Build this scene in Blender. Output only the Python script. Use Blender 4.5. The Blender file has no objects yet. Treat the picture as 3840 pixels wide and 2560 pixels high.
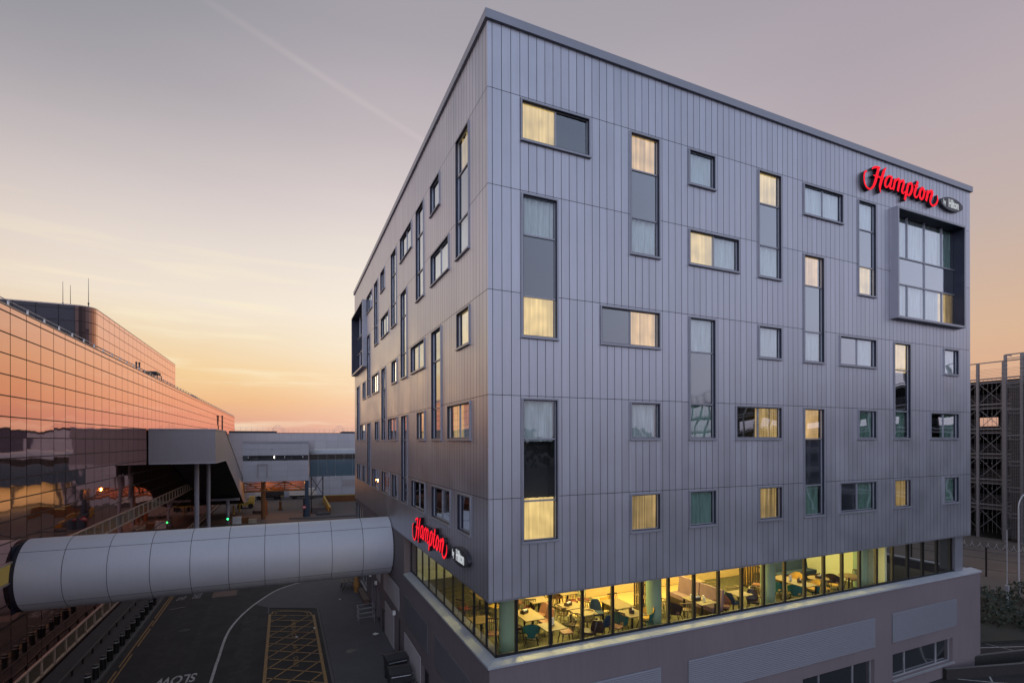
import bpy, bmesh, math, random
from mathutils import Vector, Matrix
random.seed(7)
SC = bpy.context.scene
COL = SC.collection
R = math.radians
PI = math.pi
GZ = -0.35                      # ground level; z = 0 is a third of a metre above it
CAM = (-5.661, -14.447, 11.5)

# ------------------------------------------------------------------ helpers
def lin(h):
    h = h.lstrip('#'); o = []
    for i in (0, 2, 4):
        c = int(h[i:i+2], 16) / 255
        o.append(c / 12.92 if c <= .04045 else ((c + .055) / 1.055) ** 2.4)
    return tuple(o)

class MB:
    def __init__(s): s.v = []; s.f = []; s.m = []
    def add(s, vs, fs, m=0):
        b = len(s.v); s.v += [tuple(v) for v in vs]
        for f in fs: s.f.append([b + i for i in f]); s.m.append(m)
        return s
    def box(s, x0, x1, y0, y1, z0, z1, m=0):
        if x0 > x1: x0, x1 = x1, x0
        if y0 > y1: y0, y1 = y1, y0
        if z0 > z1: z0, z1 = z1, z0
        vs = [(x, y, z) for z in (z0, z1) for y in (y0, y1) for x in (x0, x1)]
        return s.add(vs, [(0,2,3,1),(4,5,7,6),(0,1,5,4),(2,6,7,3),(0,4,6,2),(1,3,7,5)], m)
    def cyl(s, p0, p1, r0, r1=None, n=10, m=0, cap=True):
        r1 = r0 if r1 is None else r1
        p0, p1 = Vector(p0), Vector(p1); d = (p1 - p0).normalized()
        a = d.orthogonal().normalized(); b = d.cross(a)
        vs = []
        for p, r in ((p0, r0), (p1, r1)):
            for i in range(n):
                t = 2 * PI * i / n; vs.append(p + (a * math.cos(t) + b * math.sin(t)) * r)
        fs = [(i, (i + 1) % n, n + (i + 1) % n, n + i) for i in range(n)]
        if cap: fs += [tuple(range(n - 1, -1, -1)), tuple(range(n, 2 * n))]
        return s.add(vs, fs, m)
    def tube(s, pts, r, n=6, m=0):
        for a, b in zip(pts[:-1], pts[1:]): s.cyl(a, b, r, r, n, m)
        return s
    def prism(s, poly, axis, a, b, m=0):
        def P(u, v, w):
            return (w, u, v) if axis == 'x' else (u, w, v) if axis == 'y' else (u, v, w)
        n = len(poly)
        vs = [P(u, v, a) for u, v in poly] + [P(u, v, b) for u, v in poly]
        fs = [(i, (i + 1) % n, n + (i + 1) % n, n + i) for i in range(n)]
        return s.add(vs, fs + [tuple(range(n - 1, -1, -1)), tuple(range(n, 2 * n))], m)
    def strip(s, pts, w, z, m=0):
        L = []; Rr = []
        for i, p in enumerate(pts):
            a = Vector(pts[max(0, i - 1)]); b = Vector(pts[min(len(pts) - 1, i + 1)])
            d = (b - a).normalized(); n = Vector((-d.y, d.x)) * w / 2
            L.append((p[0] + n.x, p[1] + n.y, z)); Rr.append((p[0] - n.x, p[1] - n.y, z))
        k = len(pts)
        return s.add(L + Rr, [(i, i + 1, k + i + 1, k + i) for i in range(k - 1)], m)
    def bar(s, p0, p1, w, h, m=0):
        p0, p1 = Vector(p0), Vector(p1); d = (p1 - p0).normalized()
        up = Vector((0, 0, 1)) if abs(d.z) < .95 else Vector((0, 1, 0))
        a = d.cross(up).normalized() * w / 2; b = a.cross(d).normalized() * h / 2
        vs = [p + sa * a + sb * b for p in (p0, p1) for sa, sb in ((-1,-1),(1,-1),(1,1),(-1,1))]
        return s.add(vs, [(0,1,2,3),(7,6,5,4),(0,4,5,1),(1,5,6,2),(2,6,7,3),(3,7,4,0)], m)
    def build(s, name, mats, parent=None, loc=None, smooth=False):
        if loc is None and parent is None:
            xs = [v[0] for v in s.v]; ys = [v[1] for v in s.v]; zs = [v[2] for v in s.v]
            loc = ((min(xs) + max(xs)) / 2, (min(ys) + max(ys)) / 2, min(zs))
        org = Vector(loc) if loc is not None else wloc(parent)
        me = bpy.data.meshes.new(name)
        me.from_pydata([tuple(Vector(v) - org) for v in s.v], [], s.f)
        if not isinstance(mats, (list, tuple)): mats = [mats]
        for m in mats: me.materials.append(m)
        me.polygons.foreach_set('material_index', s.m)
        bm = bmesh.new(); bm.from_mesh(me); bmesh.ops.recalc_face_normals(bm, faces=bm.faces); bm.to_mesh(me); bm.free()
        if smooth:
            me.polygons.foreach_set('use_smooth', [True] * len(me.polygons))
            me.set_sharp_from_angle(angle=R(40))
        me.update()
        o = bpy.data.objects.new(name, me); COL.objects.link(o)
        if parent: o.parent = parent; o.location = org - wloc(parent)
        else: o.location = org
        return o

def wloc(o):
    v = Vector(o.location)
    while o.parent: o = o.parent; v = v + Vector(o.location)
    return v
def tag(o, label=None, cat=None, group=None, kind=None):
    if label: o['label'] = label
    if cat: o['category'] = cat
    if group: o['group'] = group
    if kind: o['kind'] = kind
    return o
def empty(name, loc, label, cat, group=None, rz=0):
    o = bpy.data.objects.new(name, None); COL.objects.link(o); o.location = loc; o.rotation_euler = (0, 0, rz)
    o.empty_display_size = .2
    return tag(o, label, cat, group)
def dup(o, parent=None):
    c = o.copy(); COL.objects.link(c)
    if parent: c.parent = parent
    for ch in list(o.children): dup(ch, c)
    return c
def place(o, x, y, z, rz=0, label=None):
    o.location = (x, y, z); o.rotation_euler = (0, 0, rz)
    if label: o['label'] = label
    return o
def struct(o): o['kind'] = 'structure'; return o

# ------------------------------------------------------------------ materials
def newmat(name):
    m = bpy.data.materials.new(name); m.use_nodes = True; nt = m.node_tree; nt.nodes.clear()
    return m, nt
def N(nt, t, **kw):
    n = nt.nodes.new(t)
    for k, v in kw.items():
        if k in n.inputs.keys() if isinstance(k, str) else False: n.inputs[k].default_value = v
        else: setattr(n, k, v)
    return n
def inp(n, **kw):
    for k, v in kw.items():
        n.inputs[k.replace('_', ' ')].default_value = v
    return n
def col4(c): return (c[0], c[1], c[2], 1)

def pm(name, base, rough=.6, metal=0, var=.15, scale=3, bump=0, bscale=30, island=0, spec=.5, stretch=None, coord='Object', tilt=0, streak=0):
    """plain surface with a little uneven colour, gloss and relief"""
    m, nt = newmat(name); L = nt.links
    out = N(nt, 'ShaderNodeOutputMaterial'); b = N(nt, 'ShaderNodeBsdfPrincipled'); L.new(b.outputs[0], out.inputs[0])
    inp(b, Roughness=rough, Metallic=metal); b.inputs['Specular IOR Level'].default_value = spec
    tc = N(nt, 'ShaderNodeTexCoord'); src = tc.outputs[coord]
    mp = N(nt, 'ShaderNodeMapping'); L.new(src, mp.inputs[0])
    if stretch: mp.inputs['Scale'].default_value = stretch
    no = N(nt, 'ShaderNodeTexNoise'); inp(no, Scale=scale, Detail=5, Roughness=.6); L.new(mp.outputs[0], no.inputs['Vector'])
    mr = N(nt, 'ShaderNodeMapRange'); inp(mr, From_Min=.25, From_Max=.75, To_Min=1 - var, To_Max=1 + var); L.new(no.outputs[0], mr.inputs[0])
    val = mr.outputs[0]
    def mul(a, bb):
        k = N(nt, 'ShaderNodeMath', operation='MULTIPLY'); L.new(a, k.inputs[0]); L.new(bb, k.inputs[1]); return k.outputs[0]
    if island:
        ge = N(nt, 'ShaderNodeNewGeometry'); m2 = N(nt, 'ShaderNodeMapRange'); inp(m2, To_Min=1 - island, To_Max=1 + island)
        L.new(ge.outputs['Random Per Island'], m2.inputs[0]); val = mul(val, m2.outputs[0])
    if streak:
        mp2 = N(nt, 'ShaderNodeMapping'); mp2.inputs['Scale'].default_value = (6, 6, .35); L.new(src, mp2.inputs[0])
        n2 = N(nt, 'ShaderNodeTexNoise'); inp(n2, Scale=1.4, Detail=6, Roughness=.65); L.new(mp2.outputs[0], n2.inputs['Vector'])
        m3 = N(nt, 'ShaderNodeMapRange'); inp(m3, From_Min=.35, From_Max=.7, To_Min=1 + streak * .4, To_Max=1 - streak); L.new(n2.outputs[0], m3.inputs[0])
        val = mul(val, m3.outputs[0])
    mx = N(nt, 'ShaderNodeVectorMath', operation='SCALE'); mx.inputs[0].default_value = base; L.new(val, mx.inputs['Scale'])
    L.new(mx.outputs[0], b.inputs['Base Color'])
    rr = N(nt, 'ShaderNodeMapRange'); inp(rr, From_Min=.3, From_Max=.7, To_Min=max(.02, rough * .85), To_Max=min(1, rough * 1.15)); L.new(no.outputs[0], rr.inputs[0]); L.new(rr.outputs[0], b.inputs['Roughness'])
    nrm = None
    if bump:
        n3 = N(nt, 'ShaderNodeTexNoise'); inp(n3, Scale=bscale, Detail=4); L.new(mp.outputs[0], n3.inputs['Vector'])
        bp = N(nt, 'ShaderNodeBump'); inp(bp, Strength=bump, Distance=.02); L.new(n3.outputs[0], bp.inputs['Height']); L.new(bp.outputs[0], b.inputs['Normal'])
    elif tilt:
        L.new(tilt_normal(nt, tilt, mp), b.inputs['Normal'])
    return m
def tilt_normal(nt, amt, mp, wav=0, wscale=1.2):
    L = nt.links
    ge = N(nt, 'ShaderNodeNewGeometry'); wn = N(nt, 'ShaderNodeTexWhiteNoise', noise_dimensions='1D'); L.new(ge.outputs['Random Per Island'], wn.inputs['W'])
    sb = N(nt, 'ShaderNodeVectorMath', operation='SUBTRACT'); L.new(wn.outputs['Color'], sb.inputs[0]); sb.inputs[1].default_value = (.5, .5, .5)
    sc = N(nt, 'ShaderNodeVectorMath', operation='SCALE'); L.new(sb.outputs[0], sc.inputs[0]); sc.inputs['Scale'].default_value = amt
    vec = sc.outputs[0]
    if wav:
        no = N(nt, 'ShaderNodeTexNoise'); inp(no, Scale=wscale, Detail=2); L.new(mp.outputs[0], no.inputs['Vector'])
        s2 = N(nt, 'ShaderNodeVectorMath', operation='SUBTRACT'); L.new(no.outputs['Color'], s2.inputs[0]); s2.inputs[1].default_value = (.5, .5, .5)
        s3 = N(nt, 'ShaderNodeVectorMath', operation='SCALE'); L.new(s2.outputs[0], s3.inputs[0]); s3.inputs['Scale'].default_value = wav
        ad0 = N(nt, 'ShaderNodeVectorMath', operation='ADD'); L.new(vec, ad0.inputs[0]); L.new(s3.outputs[0], ad0.inputs[1]); vec = ad0.outputs[0]
    ad = N(nt, 'ShaderNodeVectorMath', operation='ADD'); L.new(ge.outputs['Normal'], ad.inputs[0]); L.new(vec, ad.inputs[1])
    nn = N(nt, 'ShaderNodeVectorMath', operation='NORMALIZE'); L.new(ad.outputs[0], nn.inputs[0])
    return nn.outputs[0]
def glassmat(name, tint=(.9, .93, .92), base=.05, power=2.2, gain=.9, refl=(1, 1, 1), wav=.01, wscale=.8, body=None, rough=.015, tilt=.006, bodymix=1.0):
    """thin pane: mirror part grows towards grazing; the rest is seen through, or an opaque body colour (spandrels, mirror glass)"""
    m, nt = newmat(name); L = nt.links
    out = N(nt, 'ShaderNodeOutputMaterial'); mix = N(nt, 'ShaderNodeMixShader'); L.new(mix.outputs[0], out.inputs[0])
    tc = N(nt, 'ShaderNodeTexCoord'); mp = N(nt, 'ShaderNodeMapping'); L.new(tc.outputs['Object'], mp.inputs[0])
    nv = tilt_normal(nt, tilt, mp, wav, wscale)
    lw = N(nt, 'ShaderNodeLayerWeight'); inp(lw, Blend=.5)
    pw = N(nt, 'ShaderNodeMath', operation='POWER'); L.new(lw.outputs['Facing'], pw.inputs[0]); pw.inputs[1].default_value = power
    ma = N(nt, 'ShaderNodeMath', operation='MULTIPLY_ADD'); L.new(pw.outputs[0], ma.inputs[0]); ma.inputs[1].default_value = gain; ma.inputs[2].default_value = base
    ma.use_clamp = True; L.new(ma.outputs[0], mix.inputs[0])
    gl = N(nt, 'ShaderNodeBsdfGlossy'); inp(gl, Color=col4(refl), Roughness=rough); L.new(nv, gl.inputs['Normal'])
    if body is None:
        t = N(nt, 'ShaderNodeBsdfTransparent'); inp(t, Color=col4(tint))
    else:
        t = N(nt, 'ShaderNodeBsdfDiffuse'); inp(t, Color=col4(body))
    L.new(t.outputs[0], mix.inputs[1]); L.new(gl.outputs[0], mix.inputs[2])
    return m
def emit(name, c, s):
    m, nt = newmat(name); out = N(nt, 'ShaderNodeOutputMaterial'); e = N(nt, 'ShaderNodeEmission'); inp(e, Color=col4(c), Strength=s); nt.links.new(e.outputs[0], out.inputs[0]); return m
def curtain_lit(name, c, s, contrast=.35, fs=9):
    m, nt = newmat(name); L = nt.links
    out = N(nt, 'ShaderNodeOutputMaterial'); e = N(nt, 'ShaderNodeEmission')
    tc = N(nt, 'ShaderNodeTexCoord'); mp = N(nt, 'ShaderNodeMapping'); mp.inputs['Scale'].default_value = (fs, fs, .25); L.new(tc.outputs['Object'], mp.inputs[0])
    oi = N(nt, 'ShaderNodeObjectInfo'); ad = N(nt, 'ShaderNodeVectorMath', operation='ADD'); L.new(mp.outputs[0], ad.inputs[0])
    rs = N(nt, 'ShaderNodeVectorMath', operation='SCALE'); rs.inputs[0].default_value = (37, 23, 11); L.new(oi.outputs['Random'], rs.inputs['Scale']); L.new(rs.outputs[0], ad.inputs[1])
    no = N(nt, 'ShaderNodeTexNoise'); inp(no, Scale=1.0, Detail=3, Roughness=.55); L.new(ad.outputs[0], no.inputs['Vector'])
    mr = N(nt, 'ShaderNodeMapRange'); inp(mr, From_Min=.3, From_Max=.7, To_Min=s * (1 - contrast), To_Max=s * (1 + contrast * .4)); L.new(no.outputs[0], mr.inputs[0])
    m2 = N(nt, 'ShaderNodeMapRange'); inp(m2, To_Min=.86, To_Max=1.14); L.new(oi.outputs['Random'], m2.inputs[0])
    k = N(nt, 'ShaderNodeMath', operation='MULTIPLY'); L.new(mr.outputs[0], k.inputs[0]); L.new(m2.outputs[0], k.inputs[1])
    n5 = N(nt, 'ShaderNodeTexNoise'); inp(n5, Scale=1.7, Detail=1); a5 = N(nt, 'ShaderNodeVectorMath', operation='ADD'); L.new(tc.outputs['Object'], a5.inputs[0]); L.new(rs.outputs[0], a5.inputs[1]); L.new(a5.outputs[0], n5.inputs['Vector'])
    r5 = N(nt, 'ShaderNodeMapRange'); inp(r5, From_Min=.3, From_Max=.7, To_Min=.74, To_Max=1.12); L.new(n5.outputs[0], r5.inputs[0]); k5 = N(nt, 'ShaderNodeMath', operation='MULTIPLY'); L.new(k.outputs[0], k5.inputs[0]); L.new(r5.outputs[0], k5.inputs[1]); k = k5
    inp(e, Color=col4(c)); L.new(k.outputs[0], e.inputs['Strength']); L.new(e.outputs[0], out.inputs[0])
    return m

M = {}
M['clad'] = pm('cladding_metal', (.47, .485, .545), .42, .78, .07, .5, island=.045, spec=.5, tilt=.022, streak=.055)
M['clad_gap'] = pm('cladding_joint', (.045, .045, .052), .8)
M['coping'] = pm('coping_metal', (.27, .28, .32), .4, .5, .06, 1)
M['frame'] = pm('window_frame_metal', (.30, .31, .35), .42, .55, .08, 2)
M['navy'] = pm('reveal_navy', (.012, .016, .035), .5, .2, .1, 2)
M['room'] = pm('dark_room', (.02, .022, .026), .9)
M['pane'] = glassmat('window_glass', base=.08, power=1.2, gain=.88, refl=(.88, .94, 1), wav=.03, wscale=.5, tilt=.012)
M['spandrel'] = glassmat('spandrel_glass', base=.12, power=1.15, gain=.85, refl=(.88, .94, 1), wav=.03, wscale=.6, body=(.03, .036, .045), rough=.05, tilt=.012)
M['rglass'] = glassmat('restaurant_glass', tint=(.93, .95, .9), base=.03, power=3.0, gain=.8, wav=.02, wscale=.6, tilt=.006)
M['cur_lit'] = curtain_lit('lit_curtain', (1, .69, .27), 1.02)
M['cur_peach'] = curtain_lit('peach_lit_curtain', (1, .62, .28), .98, .42)
M['cur_dim'] = curtain_lit('dim_lit_curtain', (1, .66, .27), .62, .7, 14)
M['cur_pale'] = pm('pale_curtain', (.50, .58, .59), .9, 0, .35, 9, stretch=(1, 1, .1))
M['cur_green'] = pm('green_curtain', (.20, .34, .29), .9, 0, .4, 9, stretch=(1, 1, .1))
M['plaster'] = pm('podium_render', (.155, .130, .142), .85, 0, .10, .35, bump=.15, bscale=60, streak=.07)
M['plaster_pale'] = pm('pale_infill_panel', (.44, .41, .43), .7, 0, .12, .5, streak=.06)
M['ledge'] = pm('ledge_stone', (.34, .37, .41), .5, .05, .14, 1.5)
M['louvre'] = pm('louvre_metal', (.19, .195, .225), .45, .4, .08, 2)
M['black'] = pm('black_metal', (.014, .014, .016), .45, .3, .1)
M['dark_door'] = pm('dark_opening', (.012, .013, .016), .6)
M['asphalt'] = pm('asphalt', (.0165, .0165, .019), .85, 0, .5, .8, bump=.35, bscale=90)
M['asphalt2'] = pm('worn_asphalt', (.074, .073, .080), .85, 0, .35, .7, bump=.35, bscale=80)
M['apron'] = pm('concrete_apron', (.10, .085, .078), .85, 0, .28, .25, bump=.2, bscale=40)
M['pave'] = pm('pavement_slabs', (.05, .046, .048), .85, 0, .3, 1.5, bump=.3, bscale=40)
M['kerb'] = pm('kerb_stone', (.085, .082, .085), .8, 0, .2, 3)
M['white_paint'] = pm('white_road_paint', (.36, .355, .35), .7, 0, .45, 5)
M['yellow_paint'] = pm('yellow_road_paint', (.25, .145, .05), .7, 0, .55, 5)
M['brick'] = pm('brick_paving', (.13, .09, .075), .85, 0, .3, 6)
M['tube'] = pm('tube_aluminium', (.53, .55, .60), .58, .1, .04, .5, island=.02, streak=.03)
M['seam'] = pm('seam_black', (.015, .012, .02), .7)
M['mirror'] = glassmat('bronze_mirror_glass', base=.01, power=1.08, gain=1.12, refl=(.97, .61, .535), wav=.03, wscale=.5, body=(.02, .017, .02), rough=.03, tilt=.014)
M['mirror_back'] = pm('facade_joint', (.035, .02, .02), .6)
M['strip_glass'] = glassmat('strip_window_glass', base=.10, power=1.2, gain=.7, refl=(1, .85, .7), body=(.09, .075, .05), rough=.06, tilt=.01)
M['tan'] = pm('tan_mullion', (.42, .34, .30), .5, .3, .1)
M['panel'] = pm('light_metal_panel', (.42, .42, .46), .5, .25, .05, .5, island=.04, streak=.05)
M['panel_dark'] = pm('grey_ribbed_panel', (.33, .31, .325), .55, .2, .06, .6, streak=.06)
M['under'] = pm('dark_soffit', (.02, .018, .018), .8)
M['steel'] = pm('galvanised_steel', (.42, .43, .46), .45, .6, .12, 3)
M['steel_dim'] = pm('weathered_steel', (.165, .172, .195), .5, .5, .15, 3)
M['lit_side'] = pm('mullion_lit_metal', (.13, .115, .085), .5, .2, .1)  # mullion sides: the room's light on them is put into this lighter colour
M['darksteel'] = pm('dark_steel', (.05, .055, .065), .5, .5, .1)
M['column_paint'] = pm('pale_column_paint', (.36, .37, .42), .5, .1, .08)
M['teal_glass'] = glassmat('teal_link_glass', base=.12, power=1.5, gain=.6, body=(.10, .15, .19), rough=.1)
M['dark_glass'] = glassmat('dark_strip_glass', base=.09, power=1.5, gain=.6, body=(.02, .023, .028), rough=.06)
M['blue_col'] = pm('blue_column', (.03, .05, .075), .5, .1, .1)
M['rust'] = pm('oxide_steel', (.20, .085, .03), .7, .2, .25, 2)
M['slab'] = pm('dark_concrete', (.06, .058, .06), .85, 0, .15, 1)
M['wood'] = pm('pale_oak', (.215, .15, .07), .5, 0, .28, 3, stretch=(1, 8, 1))
M['darkwood'] = pm('dark_wood', (.045, .028, .02), .5, 0, .2, 4)
M['redseat'] = pm('oxblood_seat', (.15, .03, .025), .6)
M['brownseat'] = pm('tan_leather', (.24, .11, .07), .5, 0, .12, 4)
M['darkleather'] = pm('dark_leather', (.035, .018, .018), .45)
M['teal'] = pm('teal_fabric', (.015, .10, .095), .8)
M['mustard'] = pm('mustard_fabric', (.52, .32, .06), .8)
M['navyfab'] = pm('navy_fabric', (.012, .03, .065), .8)
M['mauve'] = pm('mauve_velvet', (.24, .15, .16), .75, 0, .15, 4)
M['carpet'] = pm('speckled_carpet', (.088, .078, .038), .95, 0, .7, 12, bump=.3)
M['oakfloor'] = pm('oak_floor', (.52, .37, .16), .5, 0, .15, 2, stretch=(1, 9, 1))
M['wallgreen'] = pm('pale_green_wall', (.60, .63, .43), .8, 0, .04)
M['dado'] = pm('oak_dado', (.56, .40, .18), .6, 0, .1, 2, stretch=(1, 1, 6))
M['colgreen'] = pm('sage_column', (.24, .34, .25), .6, 0, .05)
M['ceil'] = pm('white_ceiling', (.75, .73, .66), .9)
M['card'] = pm('white_card', (.7, .7, .68), .7)
M['leaf'] = pm('dark_leaf', (.012, .024, .015), .7, 0, .5, 2, island=.5)
M['leaf2'] = pm('olive_leaf', (.022, .028, .013), .7, 0, .5, 2, island=.5)
M['bark'] = pm('bark', (.06, .045, .035), .9)
M['plastic_grey'] = pm('dark_plastic', (.03, .031, .034), .5)
M['crate_wood'] = pm('grey_timber', (.13, .11, .09), .85, 0, .3, 4)
M['amber'] = pm('amber_cloth', (.35, .17, .05), .8, 0, .4, 12)
M['red_face'] = emit('sign_red', (1, .016, .035), 1.15)
M['sign_dark'] = pm('sign_returns', (.016, .012, .016), .5)
M['oval'] = pm('oval_face', (.035, .035, .045), .45)
M['white_letters'] = emit('sign_white', (.85, .9, .95), .62)
M['tube_light'] = emit('fluorescent_tube', (1, .85, .45), 2.6)
M['white_lamp'] = emit('small_white_lamp', (1, .9, .75), 8)
M['green_lamp'] = emit('green_signal', (.05, 1, .25), 4)
M['amber_lamp'] = emit('amber_lamp', (1, .45, .12), 5)
M['yellow_metal'] = pm('yellow_safety_paint', (.5, .33, .05), .6, 0, .15)
M['red_paint'] = pm('red_sign_paint', (.5, .03, .03), .5)
M['white_van'] = pm('vehicle_white', (.55, .54, .52), .4)
M['beige'] = pm('beige_wall', (.42, .36, .26), .8)
LP = 200; BACK_BOOST = 1.55; WEST_BOOST = 2.6
# ------------------------------------------------------------------ ground, roads, pavements
struct(MB().box(-900, 900, -700, 1100, GZ - .6, GZ).build('ground', M['asphalt'], loc=(0, 0, GZ)))
def sheet(name, poly, z, mat): return struct(MB().add([(x, y, z) for x, y in poly], [tuple(range(len(poly)))]).build(name, mat))
sheet('forecourt_apron', [(-16.5, 46), (30, 46), (30, 104.5), (-16.5, 104.5)], GZ + .004, M['apron'])
sheet('service_yard', [(28, 2.5), (72, -8), (72, 60), (28, 60)], GZ + .004, M['apron'])
p = MB().prism([(-16.55, -20), (-14.12, -20), (-14.12, 46), (-16.55, 46)], 'z', GZ, GZ + .12)
struct(p.build('pavement', M['pave']))
struct(MB().box(-14.12, -13.98, -20, 46, GZ, GZ + .125).build('kerb', M['kerb']))
sheet('hotel_pavement', [(-3.35, -12), (.02, -12), (.02, 46), (-5.0, 46), (-4.7, 31.8), (-6.2, 30.4), (-7.2, 28.3), (-7.6, 27.0), (-6.7, 25.9), (-3.42, 24.35)], GZ + .012, M['asphalt2'])
k = MB(); k.strip([(-3.42, -12), (-3.52, 24.3), (-6.68, 25.88)], .13, GZ + .03); k.strip([(-6.7, 25.88), (-6.68, 24.4)], .09, GZ + .03)
struct(k.build('kerb', M['kerb']))
# painted lines
wl = [(-9.0, -8), (-8.99, 14.5), (-8.97, 17.3), (-8.92, 20.9), (-8.66, 23.3), (-8.06, 25.87), (-7.21, 28.27), (-6.18, 30.4), (-4.73, 31.8), (-3, 32.9)]
def smooth_line(pts, n=6):
    o = []
    for i in range(len(pts) - 1):
        p0 = Vector(pts[max(0, i - 1)]); p1 = Vector(pts[i]); p2 = Vector(pts[i + 1]); p3 = Vector(pts[min(len(pts) - 1, i + 2)])
        for j in range(n):
            t = j / n; o.append(tuple(.5 * ((2 * p1) + (p2 - p0) * t + (2 * p0 - 5 * p1 + 4 * p2 - p3) * t * t + (3 * p1 - p0 - 3 * p2 + p3) * t ** 3)))
    return o + [tuple(pts[-1])]
rm = MB().strip(smooth_line(wl), .14, GZ + .014)
rm.strip([(-13.1, 28.3), (-12.2, 28.6)], .05, GZ + .008)
struct(rm.build('road_marking', M['white_paint']))
ym = MB()
for x, segs in ((-13.62, [(-8, 18), (18.5, 26.2), (26.6, 44)]), (-13.45, [(-8, 20.2), (21.4, 24.5), (24.9, 44)])):
    for a, b in segs: ym.strip([(x, a), (x + .01, b)], .085, GZ + .008)
ym.strip([(-6.6, -8), (-6.58, 24.27)], .16, GZ + .018); ym.strip([(-3.7, -8), (-3.86, 22.95)], .16, GZ + .018)
bh = [((-6.6, 24.09), (-3.9, 22.8)), ((-6.58, 23.04), (-3.86, 21.65)), ((-6.55, 21.8), (-3.84, 20.42)), ((-6.52, 20.83), (-3.82, 19.37)), ((-6.5, 19.81), (-3.8, 18.15)), ((-6.47, 18.69), (-3.78, 17.02)), ((-6.45, 17.56), (-3.76, 15.88)), ((-6.42, 16.32), (-3.75, 14.65)), ((-6.5, 15.14), (-3.75, 13.3)), ((-6.5, 13.9), (-3.75, 12.1)), ((-6.5, 12.6), (-3.72, 10.8)), ((-6.5, 11.2), (-3.72, 9.4))]
bd = [((-6.56, 22.52), (-5.45, 23.6)), ((-6.58, 19.85), (-4.1, 22.9)), ((-6.59, 18.05), (-3.86, 21.7)), ((-6.57, 16.43), (-3.87, 20.01)), ((-6.59, 14.9), (-3.83, 18.38)), ((-6.58, 13.2), (-3.8, 16.8)), ((-6.58, 11.6), (-3.8, 15.1)), ((-6.58, 10), (-3.8, 13.5)), ((-6.5, 8.3), (-3.8, 11.7))]
for a, b in bh + bd: ym.strip([a, b], .09, GZ + .0225)
def arc_mark(r0, w):
    pts = []
    for u, v in [(-1.22, -.05), (-1.2, .35), (-1.05, .6), (-.7, .72), (0, .74), (.7, .72), (1.05, .6), (1.2, .35), (1.22, -.05)]:
        u *= r0; v = .12 + v * r0 if v > 0 else .1
        pts.append((-5.22 + u, 23.55 + v - .5 * u))
    ym.strip(smooth_line(pts, 4), w, GZ + .0265)
arc_mark(1, .09); arc_mark(.82, .06)
struct(ym.build('road_marking', M['yellow_paint']))

def text_mesh(body, size, sx=1.0, sy=1.0, extrude=0, align='CENTER', spacing=1.0, offset=0):
    cu = bpy.data.curves.new('lettering_curve', 'FONT'); cu.body = body; cu.size = size; cu.align_x = align; cu.align_y = 'CENTER'; cu.extrude = extrude; cu.space_character = spacing; cu.resolution_u = 4; cu.offset = offset
    o = bpy.data.objects.new('lettering_tmp', cu); COL.objects.link(o)
    bpy.context.view_layer.update()
    me = bpy.data.meshes.new_from_object(o.evaluated_get(bpy.context.evaluated_depsgraph_get()))
    bpy.data.objects.remove(o); bpy.data.curves.remove(cu)
    for v in me.vertices: v.co.x *= sx; v.co.y *= sy
    return me
def text_obj(name, me, mat, mtx, parent=None, kind=None):
    me.transform(mtx); me.materials.clear(); me.materials.append(mat)
    o = bpy.data.objects.new(name, me); COL.objects.link(o)
    if parent:
        me.transform(Matrix.Translation(-wloc(parent))); o.parent = parent
    if kind: o['kind'] = kind
    return o
def road_text(body, x, y, rz, size, sx, sy, mat, z, off=0):
    me = text_mesh(body, size, sx, sy, offset=off)
    text_obj('road_marking', me, mat, Matrix.Translation((x, y, z)) @ Matrix.Rotation(rz, 4, 'Z'), kind='structure')
road_text('SLOW', -10.6, 15.6, PI - .03, 1, .62, 1.42, M['white_paint'], GZ + .014, .02)
road_text('TALL', -12.75, 31.0, PI / 2, .5, .95, 1.5, M['white_paint'], GZ + .014)
road_text('VEHICLES', -11.75, 31.3, PI / 2, .5, .78, 1.5, M['white_paint'], GZ + .014)
road_text('AMBULANCE', -5.15, 20.75, -PI / 2, .5, 1.2, .75, M['yellow_paint'], GZ + .03)
road_text('BAY', -5.12, 17.35, -PI / 2, .5, 1.1, .75, M['yellow_paint'], GZ + .03)
road_text('ONLY', -5.12, 15.35, -PI / 2, .5, 1.1, .75, M['yellow_paint'], GZ + .03)
sheet('brick_paving', [(-10.72, 30.25), (-9.05, 30.2), (-9.1, 31.8), (-10.75, 31.9)], GZ + .008, M['brick'])
rp = MB()
for pts in ([(28.0, 1.75), (31.5, 1.65), (31.8, .25), (36, -.9)], [(31.56, .27), (29.8, .2), (28.25, .18), (26, -1.2)], [(28.2, .15), (32, -1.2), (38, -3.2)], [(24.53, -.13), (26.08, -1.36), (31, -4.5)], [(28.0, 2.2), (32.4, .55), (37, -1.2)]):
    rp.strip(pts, .07, GZ + .008)
struct(rp.build('road_marking', M['white_paint']))
struct(MB().prism([(27.8, 2.75), (32.5, 1.1), (44, -2.5), (44, 8), (27.8, 8)], 'z', GZ, GZ + .13).build('verge', pm('soil', (.03, .03, .022), .95, 0, .4, 2)))

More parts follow.
